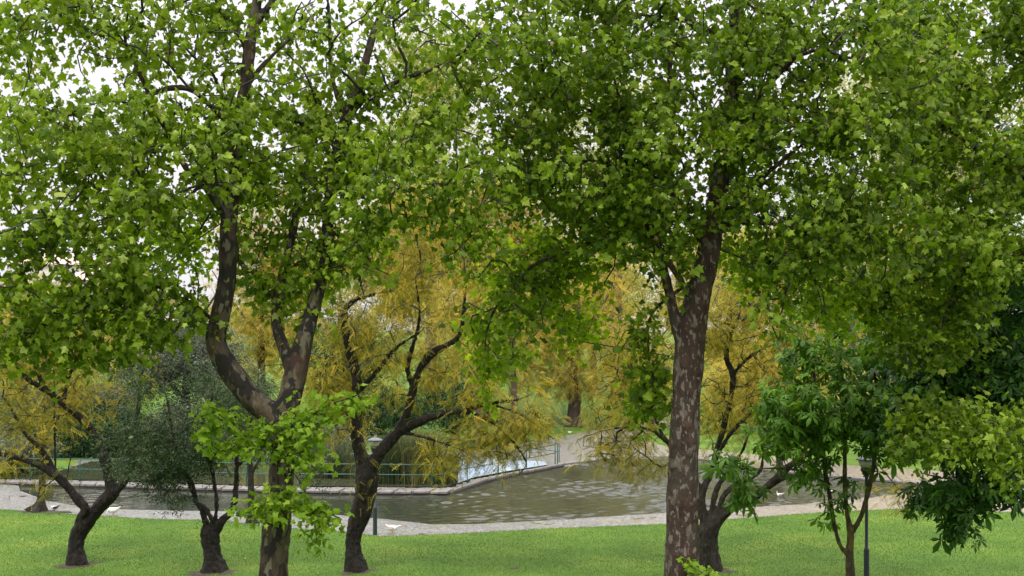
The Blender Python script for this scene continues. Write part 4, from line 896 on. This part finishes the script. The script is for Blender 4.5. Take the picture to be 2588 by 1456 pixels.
# ------------------------------------------------------------------ golden locusts on the lawn
dF = 32.7
F_limbs = [
 [(195, 1432, dF, 50), (192, 1385, dF, 42), (200, 1345, dF, 42), (228, 1308, dF, 37), (258, 1272, dF, 35), (282, 1245, dF, 34), (278, 1215, 32.7, 27), (268, 1170, 32.6, 26), (247, 1110, 32.6, 22), (212, 1066, 32.5, 20), (160, 1020, 32.4, 18), (122, 990, 32.3, 15), (72, 960, 32.2, 13), (42, 922, 32.2, 11), (10, 900, 32.1, 8)],
 [(200, 1360, dF, 30), (203, 1315, 32.6, 25), (216, 1286, 32.5, 24), (197, 1262, 32.5, 24), (166, 1226, 32.4, 22), (141, 1202, 32.3, 20), (110, 1182, 32.2, 17), (60, 1162, 32.1, 14), (0, 1147, 32, 12), (-70, 1130, 31.9, 9)],
 [(148, 1210, 32.4, 18), (122, 1165, 32.5, 17), (98, 1130, 32.6, 15), (60, 1092, 32.7, 11), (38, 1050, 32.8, 9), (15, 1010, 32.9, 6)],
 [(282, 1248, dF, 22), (305, 1228, 32.8, 21), (330, 1190, 32.9, 20), (337, 1140, 33, 16), (346, 1080, 33.1, 12), (352, 1000, 33.2, 9), (362, 930, 33.3, 6)],
 [(122, 990, 32.3, 10), (96, 945, 32.3, 10), (86, 890, 32.2, 8), (100, 830, 32.1, 5)],
 [(141, 1204, 32.3, 7), (138, 1100, 32.4, 6), (137, 1000, 32.5, 5), (138, 900, 32.6, 4)],
 [(165, 1228, 32.4, 4), (180, 1150, 32.4, 4), (195, 1080, 32.4, 3)],
 [(160, 1020, 32.4, 10), (175, 950, 32.5, 8), (210, 880, 32.6, 5)],
]
F_clouds = [(80, 870, 32.4, 180, 90, 1.8, 81), (60, 1010, 32.4, 160, 100, 1.6, 81), (200, 960, 32.4, 120, 110, 1.4, 57), (110, 1150, 32.2, 70, 60, .6, 19), (20, 1140, 32.2, 60, 60, .8, 16), (120, 780, 32.4, 180, 90, 1.8, 68), (250, 830, 32.6, 120, 80, 1.3, 30), (105, 1215, 32.2, 18, 20, .2, 4)]
def clear_of(limbs, w, upto=99, n=None):
    return [(a[0], a[1], b[0], b[1], (a[2] + b[2]) / 2, w) for L in limbs[:n] for a, b in list(zip(L, L[1:]))[:upto]]
build_tree('locust_tree', 'low forked golden locust leaning both ways on the lawn, far left', 'tree', tuple(P(195, 1430, dF)), F_limbs, F_clouds,
  B_DARK, B_TWIG, L_GOLD, T_FROND, .25, 19, .28, 31, 'golden locust trees on the lawn', remesh=.028, droop=.5, up=.8, knob=.06, flare=.35, rtip=.009, wob=.2, relief=.07, clear=clear_of(F_limbs, .10))
dH = 31.7
H_limbs = [
 [(900, 1448, dH, 54), (894, 1400, dH, 40), (896, 1350, dH, 41), (913, 1292, dH, 50), (924, 1240, dH, 54), (926, 1190, dH, 52), (912, 1145, dH, 36), (900, 1080, 31.7, 30), (905, 1000, 31.7, 29), (896, 930, 31.7, 26), (880, 870, 31.7, 22), (870, 805, 31.6, 18), (885, 765, 31.6, 12), (950, 742, 31.5, 8)],
 [(930, 1200, dH, 36), (948, 1165, 31.6, 34), (978, 1122, 31.5, 30), (1012, 1090, 31.5, 26), (1062, 1066, 31.4, 22), (1112, 1047, 31.3, 18), (1165, 1040, 31.2, 14), (1235, 1020, 31.1, 10), (1310, 1010, 31, 6)],
 [(1000, 1100, 31.5, 24), (1030, 1042, 31.6, 22), (1045, 980, 31.6, 20), (1062, 932, 31.6, 18), (1092, 893, 31.6, 21), (1130, 872, 31.6, 15), (1160, 850, 31.6, 12), (1170, 800, 31.6, 10), (1176, 740, 31.6, 7)],
 [(1045, 985, 31.6, 14), (1030, 930, 31.7, 13), (1045, 870, 31.8, 11), (1060, 800, 31.9, 8), (1050, 700, 32, 5)],
 [(905, 990, 31.7, 14), (960, 930, 31.5, 12), (1000, 880, 31.4, 9), (1060, 840, 31.4, 6)],
 [(1015, 1092, 31.5, 9), (1070, 1105, 31.2, 9), (1120, 1120, 31, 7), (1160, 1135, 31, 4)],
 [(897, 1060, 31.7, 12), (860, 1030, 31.6, 9), (820, 990, 31.5, 6)],
 [(1165, 1040, 31.2, 9), (1230, 1060, 31, 9), (1290, 1110, 30.8, 7), (1330, 1170, 30.7, 5), (1310, 1200, 30.7, 3)],
 [(1235, 1020, 31.1, 8), (1320, 1050, 31, 7), (1400, 1110, 30.9, 4)],
]
H_clouds = [(1100, 720, 31.7, 210, 100, 1.8, 86), (950, 800, 31.6, 150, 90, 1.5, 63), (960, 940, 31.5, 170, 90, 1.6, 69), (1150, 900, 31.5, 130, 90, 1.4, 41), (1270, 1040, 31.0, 140, 70, 1.2, 63), (1290, 1130, 30.8, 120, 60, .9, 41), (1110, 1150, 31, 100, 45, .8, 28), (905, 1195, 31.4, 18, 45, .3, 6), (850, 1010, 31.5, 80, 110, 1.0, 32), (1100, 570, 31.8, 200, 90, 1.8, 69), (800, 880, 31.5, 90, 120, 1.2, 28)]
build_tree('locust_tree', 'dark trunked golden locust beside the water edge lamp, left of centre', 'tree', tuple(P(900, 1446, dH)), H_limbs, H_clouds,
  B_DARK, B_TWIG, L_GOLD, T_FROND, .25, 23, .28, 32, 'golden locust trees on the lawn', remesh=.028, droop=.6, up=.8, knob=.06, flare=.4, rtip=.009, wob=.2, relief=.07, clear=clear_of(H_limbs, .12, n=6))
dI = 31.8
I_limbs = [
 [(1796, 1447, dI, 56), (1790, 1395, dI, 50), (1790, 1340, dI, 56), (1815, 1312, dI, 34), (1850, 1284, 31.7, 26), (1885, 1270, 31.6, 24), (1924, 1242, 31.5, 22), (1958, 1215, 31.4, 20), (1993, 1180, 31.3, 18), (2024, 1157, 31.2, 15), (2060, 1138, 31.1, 11), (2150, 1100, 31, 6)],
 [(1940, 1230, 31.5, 12), (1985, 1208, 31.3, 11), (2040, 1195, 31.2, 11), (2065, 1165, 31.2, 12), (2070, 1120, 31.1, 8)],
 [(1792, 1340, dI, 26), (1812, 1300, 31.8, 16), (1830, 1253, 31.8, 14), (1858, 1226, 31.8, 13), (1890, 1215, 31.8, 9), (1922, 1188, 31.8, 8), (1930, 1130, 31.8, 5)],
 [(1790, 1340, dI, 24), (1800, 1285, 31.9, 15), (1812, 1235, 32, 14), (1835, 1200, 32, 12), (1870, 1150, 32, 9), (1900, 1080, 32, 6)],
 [(1785, 1340, dI, 28), (1774, 1290, 31.9, 22), (1776, 1245, 32, 18), (1795, 1195, 32.1, 17), (1815, 1130, 32.1, 16), (1836, 1050, 32.1, 15), (1848, 1000, 32.1, 13), (1852, 950, 32.1, 15), (1836, 905, 32.1, 14), (1842, 855, 32.1, 10), (1862, 815, 32, 8), (1880, 750, 32, 5)],
 [(1776, 1260, 32, 16), (1750, 1200, 32.1, 15), (1715, 1150, 32.2, 14), (1680, 1110, 32.3, 13), (1640, 1085, 32.4, 9), (1580, 1080, 32.4, 6), (1520, 1090, 32.4, 4)],
 [(1795, 1190, 32.1, 12), (1830, 1120, 31.8, 11), (1870, 1070, 31.6, 10), (1920, 1030, 31.5, 8), (1980, 1010, 31.4, 5)],
 [(1852, 950, 32.1, 9), (1880, 915, 32, 9), (1930, 880, 31.9, 7), (2000, 860, 31.8, 4)],
 [(1715, 1150, 32.2, 10), (1670, 1090, 32.5, 8), (1640, 1020, 32.7, 6), (1590, 980, 32.8, 4)],
]
I_clouds = [(1850, 1080, 31.9, 90, 90, 1.0, 40), (1950, 1020, 31.6, 120, 70, 1.0, 40), (1900, 830, 31.8, 190, 90, 1.8, 133), (2020, 900, 31.6, 150, 90, 1.4, 80), (1880, 1000, 31.9, 150, 90, 1.4, 91), (1600, 1010, 32.4, 130, 90, 1.3, 95), (1560, 1120, 32.3, 110, 60, 1.0, 74), (1560, 860, 32.4, 160, 90, 1.5, 80), (2000, 1060, 31.4, 150, 60, 1.0, 38), (1800, 760, 32, 180, 90, 1.6, 95), (1630, 1180, 32.2, 60, 30, .5, 15), (2280, 1260, 31, 50, 30, .4, 14)]
build_tree('locust_tree', 'golden locust with several low spreading stems directly behind the straight plane trunk', 'tree', tuple(P(1796, 1445, dI)), I_limbs, I_clouds,
  B_LICH, B_TWIG, L_GOLD, T_FROND, .25, 13, .26, 33, 'golden locust trees on the lawn', remesh=.028, droop=.55, up=.8, knob=.06, flare=.35, rtip=.010, wob=.22, relief=.07, clear=clear_of(I_limbs, .14))

# ------------------------------------------------------------------ dark olive on the lawn
dG = 31.6
G_limbs = [
 [(541, 1450, dG, 50), (536, 1405, dG, 42), (530, 1355, dG, 42), (534, 1330, dG, 38)],
 [(528, 1350, dG, 20), (517, 1310, 31.5, 15), (510, 1285, 31.5, 15), (496, 1268, 31.5, 14), (488, 1238, 31.5, 13), (472, 1200, 31.4, 12), (458, 1165, 31.4, 9), (440, 1110, 31.3, 6), (420, 1000, 31.3, 4)],
 [(532, 1345, dG, 16), (534, 1315, 31.4, 12), (522, 1290, 31.4, 12), (505, 1275, 31.5, 10)],
 [(538, 1345, dG, 18), (545, 1305, 31.6, 11), (548, 1275, 31.6, 10), (541, 1215, 31.6, 10), (533, 1170, 31.6, 9), (525, 1090, 31.6, 6), (540, 980, 31.6, 4)],
 [(540, 1345, dG, 26), (562, 1315, 31.6, 20), (582, 1297, 31.6, 17), (592, 1272, 31.6, 14), (597, 1220, 31.7, 14), (599, 1160, 31.7, 11), (596, 1080, 31.7, 7), (600, 980, 31.7, 4)],
 [(599, 1180, 31.7, 8), (640, 1145, 31.6, 7), (690, 1120, 31.5, 5), (770, 1110, 31.4, 4)],
 [(472, 1200, 31.4, 8), (430, 1150, 31.1, 6), (380, 1120, 31, 4)],
]
G_clouds = [(400, 1130, 31.2, 150, 90, 1.3, 150), (430, 980, 31.4, 170, 120, 1.6, 52), (580, 1050, 31.6, 110, 110, 1.2, 46), (400, 1225, 31.1, 55, 30, .5, 18), (430, 1260, 31.1, 40, 16, .3, 6), (780, 1180, 31.4, 38, 70, .4, 16), (680, 1100, 31.5, 80, 60, .6, 14), (540, 1160, 31.5, 60, 30, .5, 8)]
build_tree('olive_tree', 'small olive tree with twisted fluted trunk and dusky fine foliage, left of the forked plane', 'tree', tuple(P(543, 1447, dG)), G_limbs, G_clouds,
  B_DARK, B_TWIG, L_OLIVE, T_SPRIG, .30, 13, .17, 41, remesh=.022, droop=.5, up=.5, knob=.09, flare=.5, relief=.09)

# slim trees at the water edge
build_tree('slim_tree', 'slim lichened tree with dark root flare beside the black duck', 'tree', tuple(G(98, 1290)),
  [[(97, 1296, 43.9, 34), (103, 1268, 43.9, 20), (106, 1230, 43.9, 17), (108, 1180, 43.9, 15), (112, 1100, 43.8, 12), (110, 1000, 43.8, 9), (118, 900, 43.7, 5)], [(109, 1150, 43.9, 8), (80, 1080, 43.6, 6), (40, 1010, 43.4, 4)], [(111, 1120, 43.9, 7), (150, 1050, 43.8, 5), (200, 980, 43.6, 3)]],
  [(120, 930, 43.7, 130, 90, 1.8, 40), (80, 1060, 43.6, 60, 50, 1, 12)], B_LICH, B_TWIG, L_GOLD, T_FROND, .28, 14, .26, 51, remesh=.03, droop=.5, up=.8, flare=1.1)
build_tree('slim_tree', 'slim lichened tree whose stem stands between the olive and the forked plane', 'tree', tuple(G(640, 1322)),
  [[(640, 1324, 41.1, 26), (636, 1290, 41.1, 19), (634, 1240, 41.1, 17), (633, 1190, 41.1, 16), (630, 1120, 41, 11), (640, 1020, 41, 6)], [(634, 1200, 41.1, 9), (655, 1165, 41, 8), (690, 1120, 40.9, 5)]],
  [(640, 1010, 41, 90, 100, 1.5, 60), (690, 1090, 41, 60, 50, .8, 16)], B_LICH, B_TWIG, L_OLIVE, T_SPRIG, .34, 13, .22, 52, remesh=.03, droop=.5, up=.5)

# ------------------------------------------------------------------ trees and shrubs on the far bank and the hill
def far_tree(name, label, px, base_py, d, w, H_py, clouds, leaf, tmpl=T_TUFT, ls=.5, per=14, spread=.45, seed=1, bark=B_FAR, lean=0, group='trees on the far bank', base_z=None, rtip=.022, branches=4, **k):
    z = float(ground_z(np.array([[(px - 1294) * d / F]]), np.array([[d]]))[0, 0]); bpy_ = HY + (HC - z) * F / d
    L = [[(px, bpy_ + 4, d, w * 1.3), (px + lean * .3, bpy_ - (bpy_ - H_py) * .2, d, w), (px + lean * .7, bpy_ - (bpy_ - H_py) * .6, d, w * .7), (px + lean, H_py, d, w * .25)]]
    r = random.Random(seed)
    for i in range(branches):
        t = .35 + .45 * i / max(1, branches - 1); x0 = px + lean * t; y0 = bpy_ - (bpy_ - H_py) * t; s = 1 if i % 2 else -1
        ln = (bpy_ - H_py) * r.uniform(.18, .32)
        L.append([(x0, y0, d, w * .45), (x0 + s * ln * .5, y0 - ln * .55, d + r.uniform(-1, 1), w * .3), (x0 + s * ln, y0 - ln * 1.3, d + r.uniform(-2, 2), w * .12)])
    return build_tree(name, label, 'tree', tuple(P(px, bpy_, d)), L, clouds, bark, B_TWIG_L if d > 80 else B_TWIG, leaf, tmpl, ls, per, spread, seed, group, remesh=0, sides=10, rtip=rtip, step=.7, **k)
def c2(L, d, rd): return [(x, y, d, rx, ry, rd, n) for x, y, rx, ry, n in L]
far_tree('golden_tree', 'broad golden tree behind the dark trunked locust, left of centre', 1240, 1130, 98, 24, 480, c2([(1180, 510, 260, 90, 100), (1120, 610, 280, 110, 130), (1180, 740, 270, 120, 100), (1280, 880, 190, 120, 50), (960, 640, 150, 120, 50)], 98, 7), L_GOLDF, T_FROND, 0.85, 40, 0.68, 61, lean=-60)
far_tree('golden_tree', 'golden tree with the widest far trunk, at the bend of the path', 1450, 1085, 96, 30, 620, c2([(1450, 700, 150, 110, 46), (1480, 860, 160, 90, 44), (1380, 820, 90, 90, 20), (1470, 960, 110, 40, 12)], 96, 5), L_GOLDF, T_FROND, 0.79, 40, 0.94, 62, lean=10)
far_tree('golden_tree', 'golden tree showing through the gap right of the straight plane', 1960, 1120, 105, 24, 560, c2([(1900, 640, 170, 100, 46), (2010, 760, 190, 110, 66), (1880, 860, 150, 90, 30)], 105, 6), L_GOLDF, T_FROND, .88, 40, 1.1, 63)
far_tree('golden_tree', 'golden tree behind the young horse chestnut crown', 2300, 1120, 102, 24, 600, c2([(2260, 840, 170, 100, 50), (2240, 650, 170, 110, 40), (2420, 720, 120, 120, 30), (2350, 960, 130, 50, 20)], 102, 6), L_GOLDF, T_FROND, .85, 40, 1.05, 64)
far_tree('golden_tree', 'twiggy golden tree filling the space between straight plane and young chestnut', 1970, 1120, 60, 16, 800, c2([(1830, 1000, 80, 90, 26), (1950, 960, 150, 70, 34), (2080, 930, 130, 80, 30), (1860, 900, 110, 80, 22)], 60, 3.5), L_GOLDF, T_FROND, .5, 30, .6, 164)
far_tree('golden_tree', 'thin golden tree overhanging the far plaza left of the straight plane', 1650, 1120, 94, 14, 820, c2([(1640, 930, 110, 80, 30), (1560, 980, 100, 60, 22)], 94, 4.5), L_GOLDF, T_FROND, .75, 30, .85, 165)
far_tree('golden_tree', 'small golden tree under the dark chestnut on the right slope', 2300, 1120, 66, 14, 850, c2([(2280, 980, 130, 60, 30), (2420, 990, 110, 60, 20)], 66, 3.5), L_GOLDF, T_FROND, .55, 30, .65, 166)
far_tree('golden_tree', 'golden tree behind the drooping leaves at the left edge', 60, 1130, 72, 22, 690, c2([(60, 800, 200, 90, 60), (180, 860, 120, 80, 30), (-40, 900, 120, 100, 20)], 72, 4.5), L_GOLDF, T_FROND, 0.63, 40, 0.74, 65)
far_tree('golden_tree', 'pale golden tree seen through the fork of the nearest plane', 660, 1130, 96, 20, 420, c2([(660, 560, 130, 130, 50), (690, 760, 140, 120, 56), (800, 880, 110, 90, 26), (640, 900, 90, 90, 22)], 96, 6), L_GOLDF, T_FROND, .82, 38, 1.0, 66)
far_tree('pale_tree', 'tall pale yellow green tree rising left of centre against the sky', 1090, 1000, 120, 26, 40, c2([(1090, 170, 110, 130, 46), (1100, 360, 140, 120, 56), (1060, 520, 150, 90, 36)], 120, 6), L_PALE, T_TUFT, .62, 46, 1.1, 67, branches=5)
far_tree('pale_tree', 'tall pale tree behind the crown of the straight plane', 1560, 1000, 115, 26, 80, c2([(1500, 300, 170, 150, 60), (1560, 520, 180, 120, 60)], 115, 6), L_PALE, T_TUFT, .62, 46, 1.1, 68, branches=5)
far_tree('pale_tree', 'tall pale tree behind the boughs reaching in from the right', 2330, 1000, 112, 26, 60, c2([(2280, 240, 170, 160, 66), (2350, 470, 190, 130, 70), (2480, 330, 130, 160, 40)], 112, 6), L_PALE, T_TUFT, .62, 46, 1.1, 69, branches=5)
far_tree('pale_tree', 'green tree filling the gap between the golden tree and the right boughs', 2150, 1050, 92, 24, 420, c2([(2130, 560, 150, 120, 50), (2060, 480, 110, 100, 24)], 92, 5), L_GREEN, T_TUFT, .5, 28, .8, 70)
far_tree('green_tree', 'leafy green tree on the slope behind the right chestnuts', 2480, 1080, 84, 26, 480, c2([(2500, 640, 160, 130, 60), (2450, 860, 170, 110, 60)], 84, 5), L_GREEN, T_TUFT, .5, 30, .75, 71)
far_tree('conifer', 'dark green tree behind the left stem of the dark trunked locust', 860, 1120, 82, 22, 720, c2([(880, 880, 110, 120, 60), (900, 1010, 120, 80, 50)], 82, 3.5), L_DARK, T_TUFT, .42, 34, .6, 72)
far_tree('conifer', 'dark green tree behind the reeds, right of the lamp', 1150, 1120, 78, 20, 900, c2([(1140, 1010, 80, 80, 44)], 78, 3), L_DARK, T_TUFT, .42, 34, .6, 73)
far_tree('grey_tree', 'grey green fine leaved tree below the red roofed house', 470, 1140, 70, 22, 760, c2([(470, 880, 130, 90, 66), (380, 940, 110, 80, 40), (560, 960, 80, 80, 30)], 70, 4), L_GREY, T_TUFT, .36, 34, .55, 74)
far_tree('green_tree', 'light green tree on the slope left of the forked plane', 300, 1100, 100, 20, 780, c2([(320, 960, 140, 80, 40), (200, 1010, 110, 60, 26)], 100, 4), L_GREEN, T_TUFT, .5, 30, .8, 75)
for i, (x, d, w, ln, top, lb) in enumerate([(1305, 84, 17, -14, 700, 'bare leaning trunk crossing the bright far grass'), (1500, 118, 18, 0, 640, 'thin dark trunk on the upper slope right of the widest far trunk'), (1205, 74, 15, 6, 700, 'pale slender trunk between the reeds and the upper pond'),
        (1712, 108, 16, 0, 600, 'far trunk close behind the straight plane'), (1560, 135, 16, 8, 560, 'distant trunk at the top of the path')]):
    far_tree('golden_tree', lb, x, 1100, d, w, top, c2([(x + ln, top + 40, 90, 70, 26), (x + ln - 40, top + 150, 80, 70, 14)], d, 3.5), L_GOLDF, T_FROND, .62, 40, .8, 80 + i, lean=ln)

def shrub(name, label, px, d, clouds, leaf, tmpl, ls, per, spread, seed, stems=5, group='shrubs along the far bank', droop=.5, cat='shrub'):
    z = float(ground_z(np.array([[(px - 1294) * d / F]]), np.array([[d]]))[0, 0]); by = HY + (HC - z) * F / d; r = random.Random(seed)
    top = min(c[1] for c in clouds)
    L = [[(px + r.uniform(-8, 8), by + 3, d, 7), (px + (i - stems / 2) * 12, by - (by - top) * .5, d + r.uniform(-.5, .5), 5), (px + (i - stems / 2) * 26, top, d, 2)] for i in range(stems)]
    o = build_tree(name, label, cat, tuple(P(px, by, d)), L, clouds, B_TWIG, B_TWIG, leaf, tmpl, ls, per, spread, seed, group, remesh=0, sides=6, rtip=.008, step=.5, flare=0, leafname='foliage', droop=droop)
    return o
shrub('weeping_shrub', 'weeping dusky shrub hanging over the water behind the olive', 480, 67.5, c2([(480, 1070, 120, 60, 80), (400, 1110, 70, 45, 36), (560, 1110, 70, 40, 30)], 67.5, 2.5), L_GREY, T_SPRIG, .8, 16, .3, 91, droop=1.6)
shrub('shrub', 'tangled dry shrub at the left end of the railing', 20, 58, c2([(30, 1150, 90, 45, 50), (-40, 1120, 70, 60, 24), (90, 1130, 60, 40, 24)], 58, 2), L_GREY, T_TUFT, .32, 26, .3, 92)
shrub('shrub', 'dark shrub on the bank between the weeping shrub and the left edge', 250, 69, c2([(250, 1090, 130, 60, 110), (180, 1140, 60, 20, 18)], 69, 2.2), L_DARK, T_TUFT, .36, 28, .35, 93)
shrub('shrub', 'greyish bare-twigged shrub behind the railing left of the dark locust trunk', 850, 66, c2([(850, 1110, 80, 40, 50), (760, 1120, 70, 35, 30)], 66, 2), L_GREY, T_TUFT, .3, 18, .35, 94)
shrub('shrub', 'dusky shrub high on the slope behind the far left locust', 90, 82, c2([(90, 1040, 150, 60, 90), (260, 1010, 100, 40, 40)], 82, 2.5), L_GREY, T_TUFT, .42, 30, .45, 97)
shrub('shrub', 'dark green shrub on the slope behind the lamp at the water edge', 960, 88, c2([(980, 1040, 110, 50, 70)], 88, 2.5), L_DARK, T_TUFT, .42, 30, .45, 98)
shrub('shrub', 'green shrub on the slope seen between the stems of the multi-stemmed locust', 1830, 90, c2([(1830, 1040, 110, 50, 60)], 90, 2.5), L_GREEN, T_TUFT, .42, 26, .45, 99)
shrub('shrub', 'pale shrub on the slope above the weeping shrub', 620, 86, c2([(620, 1060, 130, 45, 50)], 86, 2.5), L_GREEN, T_TUFT, .42, 26, .45, 95)
shrub('shrub', 'low green shrub on the slope under the golden trees, right', 2050, 92, c2([(2050, 1080, 150, 40, 50), (2300, 1060, 140, 40, 40)], 92, 2.5), L_GREEN, T_TUFT, .42, 26, .45, 96)

def reeds(label, cx0, cx1, d, H, n, seed):
    r = np.random.default_rng(seed); x0 = (cx0 - 1294) * d / F; x1 = (cx1 - 1294) * d / F
    root = empty('reed_clump', ((x0 + x1) / 2, d, -.1)); tag(root, label, 'reeds', 'reed clumps in the upper pond')
    bx = r.uniform(x0, x1, n); by = d + r.uniform(-1.2, 1.6, n); edge = np.clip(np.minimum(bx - x0, x1 - bx) / 1.2, .35, 1)
    h = H * (.55 + .5 * r.random(n)) * edge; az = r.uniform(0, 6.28, n); bend = r.uniform(.1, .75, n) * h * .75; w = r.uniform(.008, .02, n)
    dirv = np.stack([np.cos(az), np.sin(az)], 1); sd_ = np.stack([-np.sin(az), np.cos(az)], 1); rows = []
    for t in (0, .3, .6, .85, 1.0):
        off = dirv * (bend * t ** 2.2)[:, None]; zz = h * (t - .22 * (bend / h) * t ** 3); ww = w * (1 - t * .92)
        for s in (-1, 1):
            rows.append(np.stack([bx + off[:, 0] + s * sd_[:, 0] * ww - (x0 + x1) / 2, by + off[:, 1] + s * sd_[:, 1] * ww - d, zz], 1))
    V = np.stack(rows, 1).reshape(-1, 3); q = np.array([(2*i, 2*i+1, 2*i+3, 2*i+2) for i in range(4)])
    Fc = (q[None] + (np.arange(n) * 10)[:, None, None]).reshape(-1, 4)
    ti = np.clip(.35 + .25 * np.sin(bx * 2.3) + r.normal(0, .25, n), 0, 1)
    mesh_obj('blades', V, Fc, L_REED, root, True, {'tint': np.repeat(ti, 10)})
reeds('tall green reed clump behind the railing corner, right of the dark locust trunk', 930, 1152, 54.5, 2.9, 9000, 1)
reeds('reed clump in shade between the two left trunks behind the railing', 800, 920, 57, 2.2, 3500, 2)
reeds('dry brown reed clump at the left end of the coping', -120, 70, 56.5, 1.3, 3000, 3)

# ------------------------------------------------------------------ houses on the hill
WALLM = plain('house_wall', (.62, .57, .56), rough=.8, var=.05, scale=3)
def roof_mat():
    m, n, o = M('roof_tiles'); tc = N(n, 'ShaderNodeTexCoord'); b = N(n, 'ShaderNodeTexBrick', i_Scale=2.2); b.inputs['Color1'].default_value = (.55, .36, .33, 1); b.inputs['Color2'].default_value = (.66, .47, .44, 1); b.inputs['Mortar'].default_value = (.42, .26, .24, 1)
    b.inputs['Mortar Size'].default_value = .03; mp = N(n, 'ShaderNodeMapping'); mp.inputs['Rotation'].default_value = (0, 0, 0); n.links.new(tc.outputs['Object'], mp.inputs[0]); n.links.new(mp.outputs[0], b.inputs['Vector'])
    p = N(n, 'ShaderNodeBsdfPrincipled', i_Roughness=.7); n.links.new(b.outputs['Color'], p.inputs['Base Color']); n.links.new(p.outputs[0], o.inputs[0]); return m
ROOFM = roof_mat(); PANE = plain('window_pane', (.05, .06, .07), rough=.1); FRAMEW = plain('window_frame', (.7, .7, .7), rough=.5)
def house(label, px, top_py, d, w, dep, wall_h, roof_h, rz):
    x = (px - 1294) * d / F; ztop = HC - (top_py - HY) * d / F; z0 = ztop - wall_h - roof_h
    root = empty('house', (x, d, z0)); root.rotation_euler = (0, 0, rz); tag(root, label, 'house', 'pale houses on the hill')
    MB().box((0, 0, (wall_h - 6) / 2), (w / 2, dep / 2, (wall_h + 6) / 2)).build('wall', WALLM, root)
    o = .5; a, b = w / 2 + o, dep / 2 + o; k = max(.1, a - b)
    V = [(-a, -b, wall_h + .01), (a, -b, wall_h + .01), (a, b, wall_h + .01), (-a, b, wall_h + .01), (-k, 0, wall_h + roof_h), (k, 0, wall_h + roof_h)]
    rf = MB().add(V, [(0, 1, 5, 4), (1, 2, 5), (2, 3, 4, 5), (3, 0, 4), (3, 2, 1, 0)]).build('roof', ROOFM, root)
    MB().box((w * .22, 0, wall_h + roof_h * .8), (.35, .35, roof_h * .5), bev=.05).build('chimney', WALLM, rf)
    nw = max(2, int(w / 3))
    for j in range(max(1, int(wall_h / 2.9))):
        for i in range(nw):
            cx = -w / 2 + (i + .5) * w / nw; cz = 1.6 + 2.9 * j
            fr = MB().box((cx, -dep / 2 - .03, cz), (.55, .05, .7)).build('window', FRAMEW, root)
            MB().box((cx, -dep / 2 - .09, cz), (.45, .012, .6)).build('pane', PANE, fr)
    return root
house('pale house with a pinkish tiled roof seen through the left leaves, upper one', 262, 678, 172, 12, 9, 5.6, 2.2, .35)
house('pale house with pinkish tiled roof lower down and further right on the hill', 330, 775, 150, 10, 8, 5.2, 2.0, -.2)
house('large white house with no roof showing, behind the yellow tree at far left', 165, 640, 190, 16, 10, 8.6, 2.4, .1)

# white stand on the far grass
WP = plain('white_paint', (.75, .75, .77), rough=.5, var=.04)
def stand():
    d = 112.0; px = 2474; x = (px - 1294) * d / F; z = float(ground_z(np.array([[x]]), np.array([[d]]))[0, 0]); s = HC - (996 - HY) * d / F
    root = empty('white_stand', (x, d, s)); tag(root, 'white flat topped stand on far grass, glimpsed between dark chestnut leaves', 'stand')
    MB().box((0, 0, 1.28), (.58, .35, .09), bev=.03).build('top', WP, root)
    MB().lathe((-.28, 0, 0), [(.16, -.4), (.16, .05), (.09, .12), (.08, 1.1), (.13, 1.19)], 14).build('leg', WP, root, True)
    MB().lathe((.28, 0, 0), [(.16, -.4), (.16, .05), (.09, .12), (.08, 1.1), (.13, 1.19)], 14).build('leg', WP, root, True)
stand()

# distant wood along the crest of the hill, reads as one mass
def wood():
    r = np.random.default_rng(77); ps = []; ti = []
    for px, py, d, rx, ry, n, t in [(560, 800, 170, 160, 60, 700, .5), (820, 700, 175, 170, 120, 1500, .6), (1080, 760, 185, 190, 110, 1300, .7), (1330, 700, 190, 180, 130, 1600, .7), (1600, 690, 185, 200, 130, 1800, .6),
                            (1850, 700, 180, 200, 130, 1700, .7), (2120, 700, 175, 200, 140, 1800, .6), (2380, 700, 170, 200, 160, 1900, .5), (2620, 720, 170, 200, 160, 1500, .4), (-60, 830, 175, 160, 60, 600, .5), (420, 860, 150, 140, 40, 500, .4), (100, 900, 150, 160, 40, 500, .4), (1000, 900, 150, 160, 50, 700, .4), (1900, 900, 150, 200, 60, 900, .4), (2300, 900, 150, 200, 60, 900, .4)]:
        for k in range(7):
            c = (px + r.uniform(-.8, .8) * rx, py + r.uniform(-.6, .8) * ry, d + r.uniform(-8, 8), rx * .38, ry * .5, 4)
            m = n // 7; ps.append(in_ell(c, m, r, .5)); ti.append(np.clip(t + r.normal(0, .1) + r.normal(0, .18, m), 0, 1))
    p = np.vstack(ps); n = len(p)
    V, fs, ti = scatter(T_TUFT[0], T_TUFT[1], p, r.normal(size=(n, 3)), r.normal(size=(n, 3)), np.full(n, 1.3) * r.uniform(.6, 1.3, n), np.concatenate(ti))
    tag(mesh_obj('distant_wood', V, fs, leaf_mat('wood_leaf', [(0, (.10, .15, .05)), (.4, (.22, .26, .08)), (.7, (.40, .38, .12)), (1, (.5, .42, .16))], trans=.4, rough=.8), None, True, {'tint': ti}), kind='stuff')
wood()
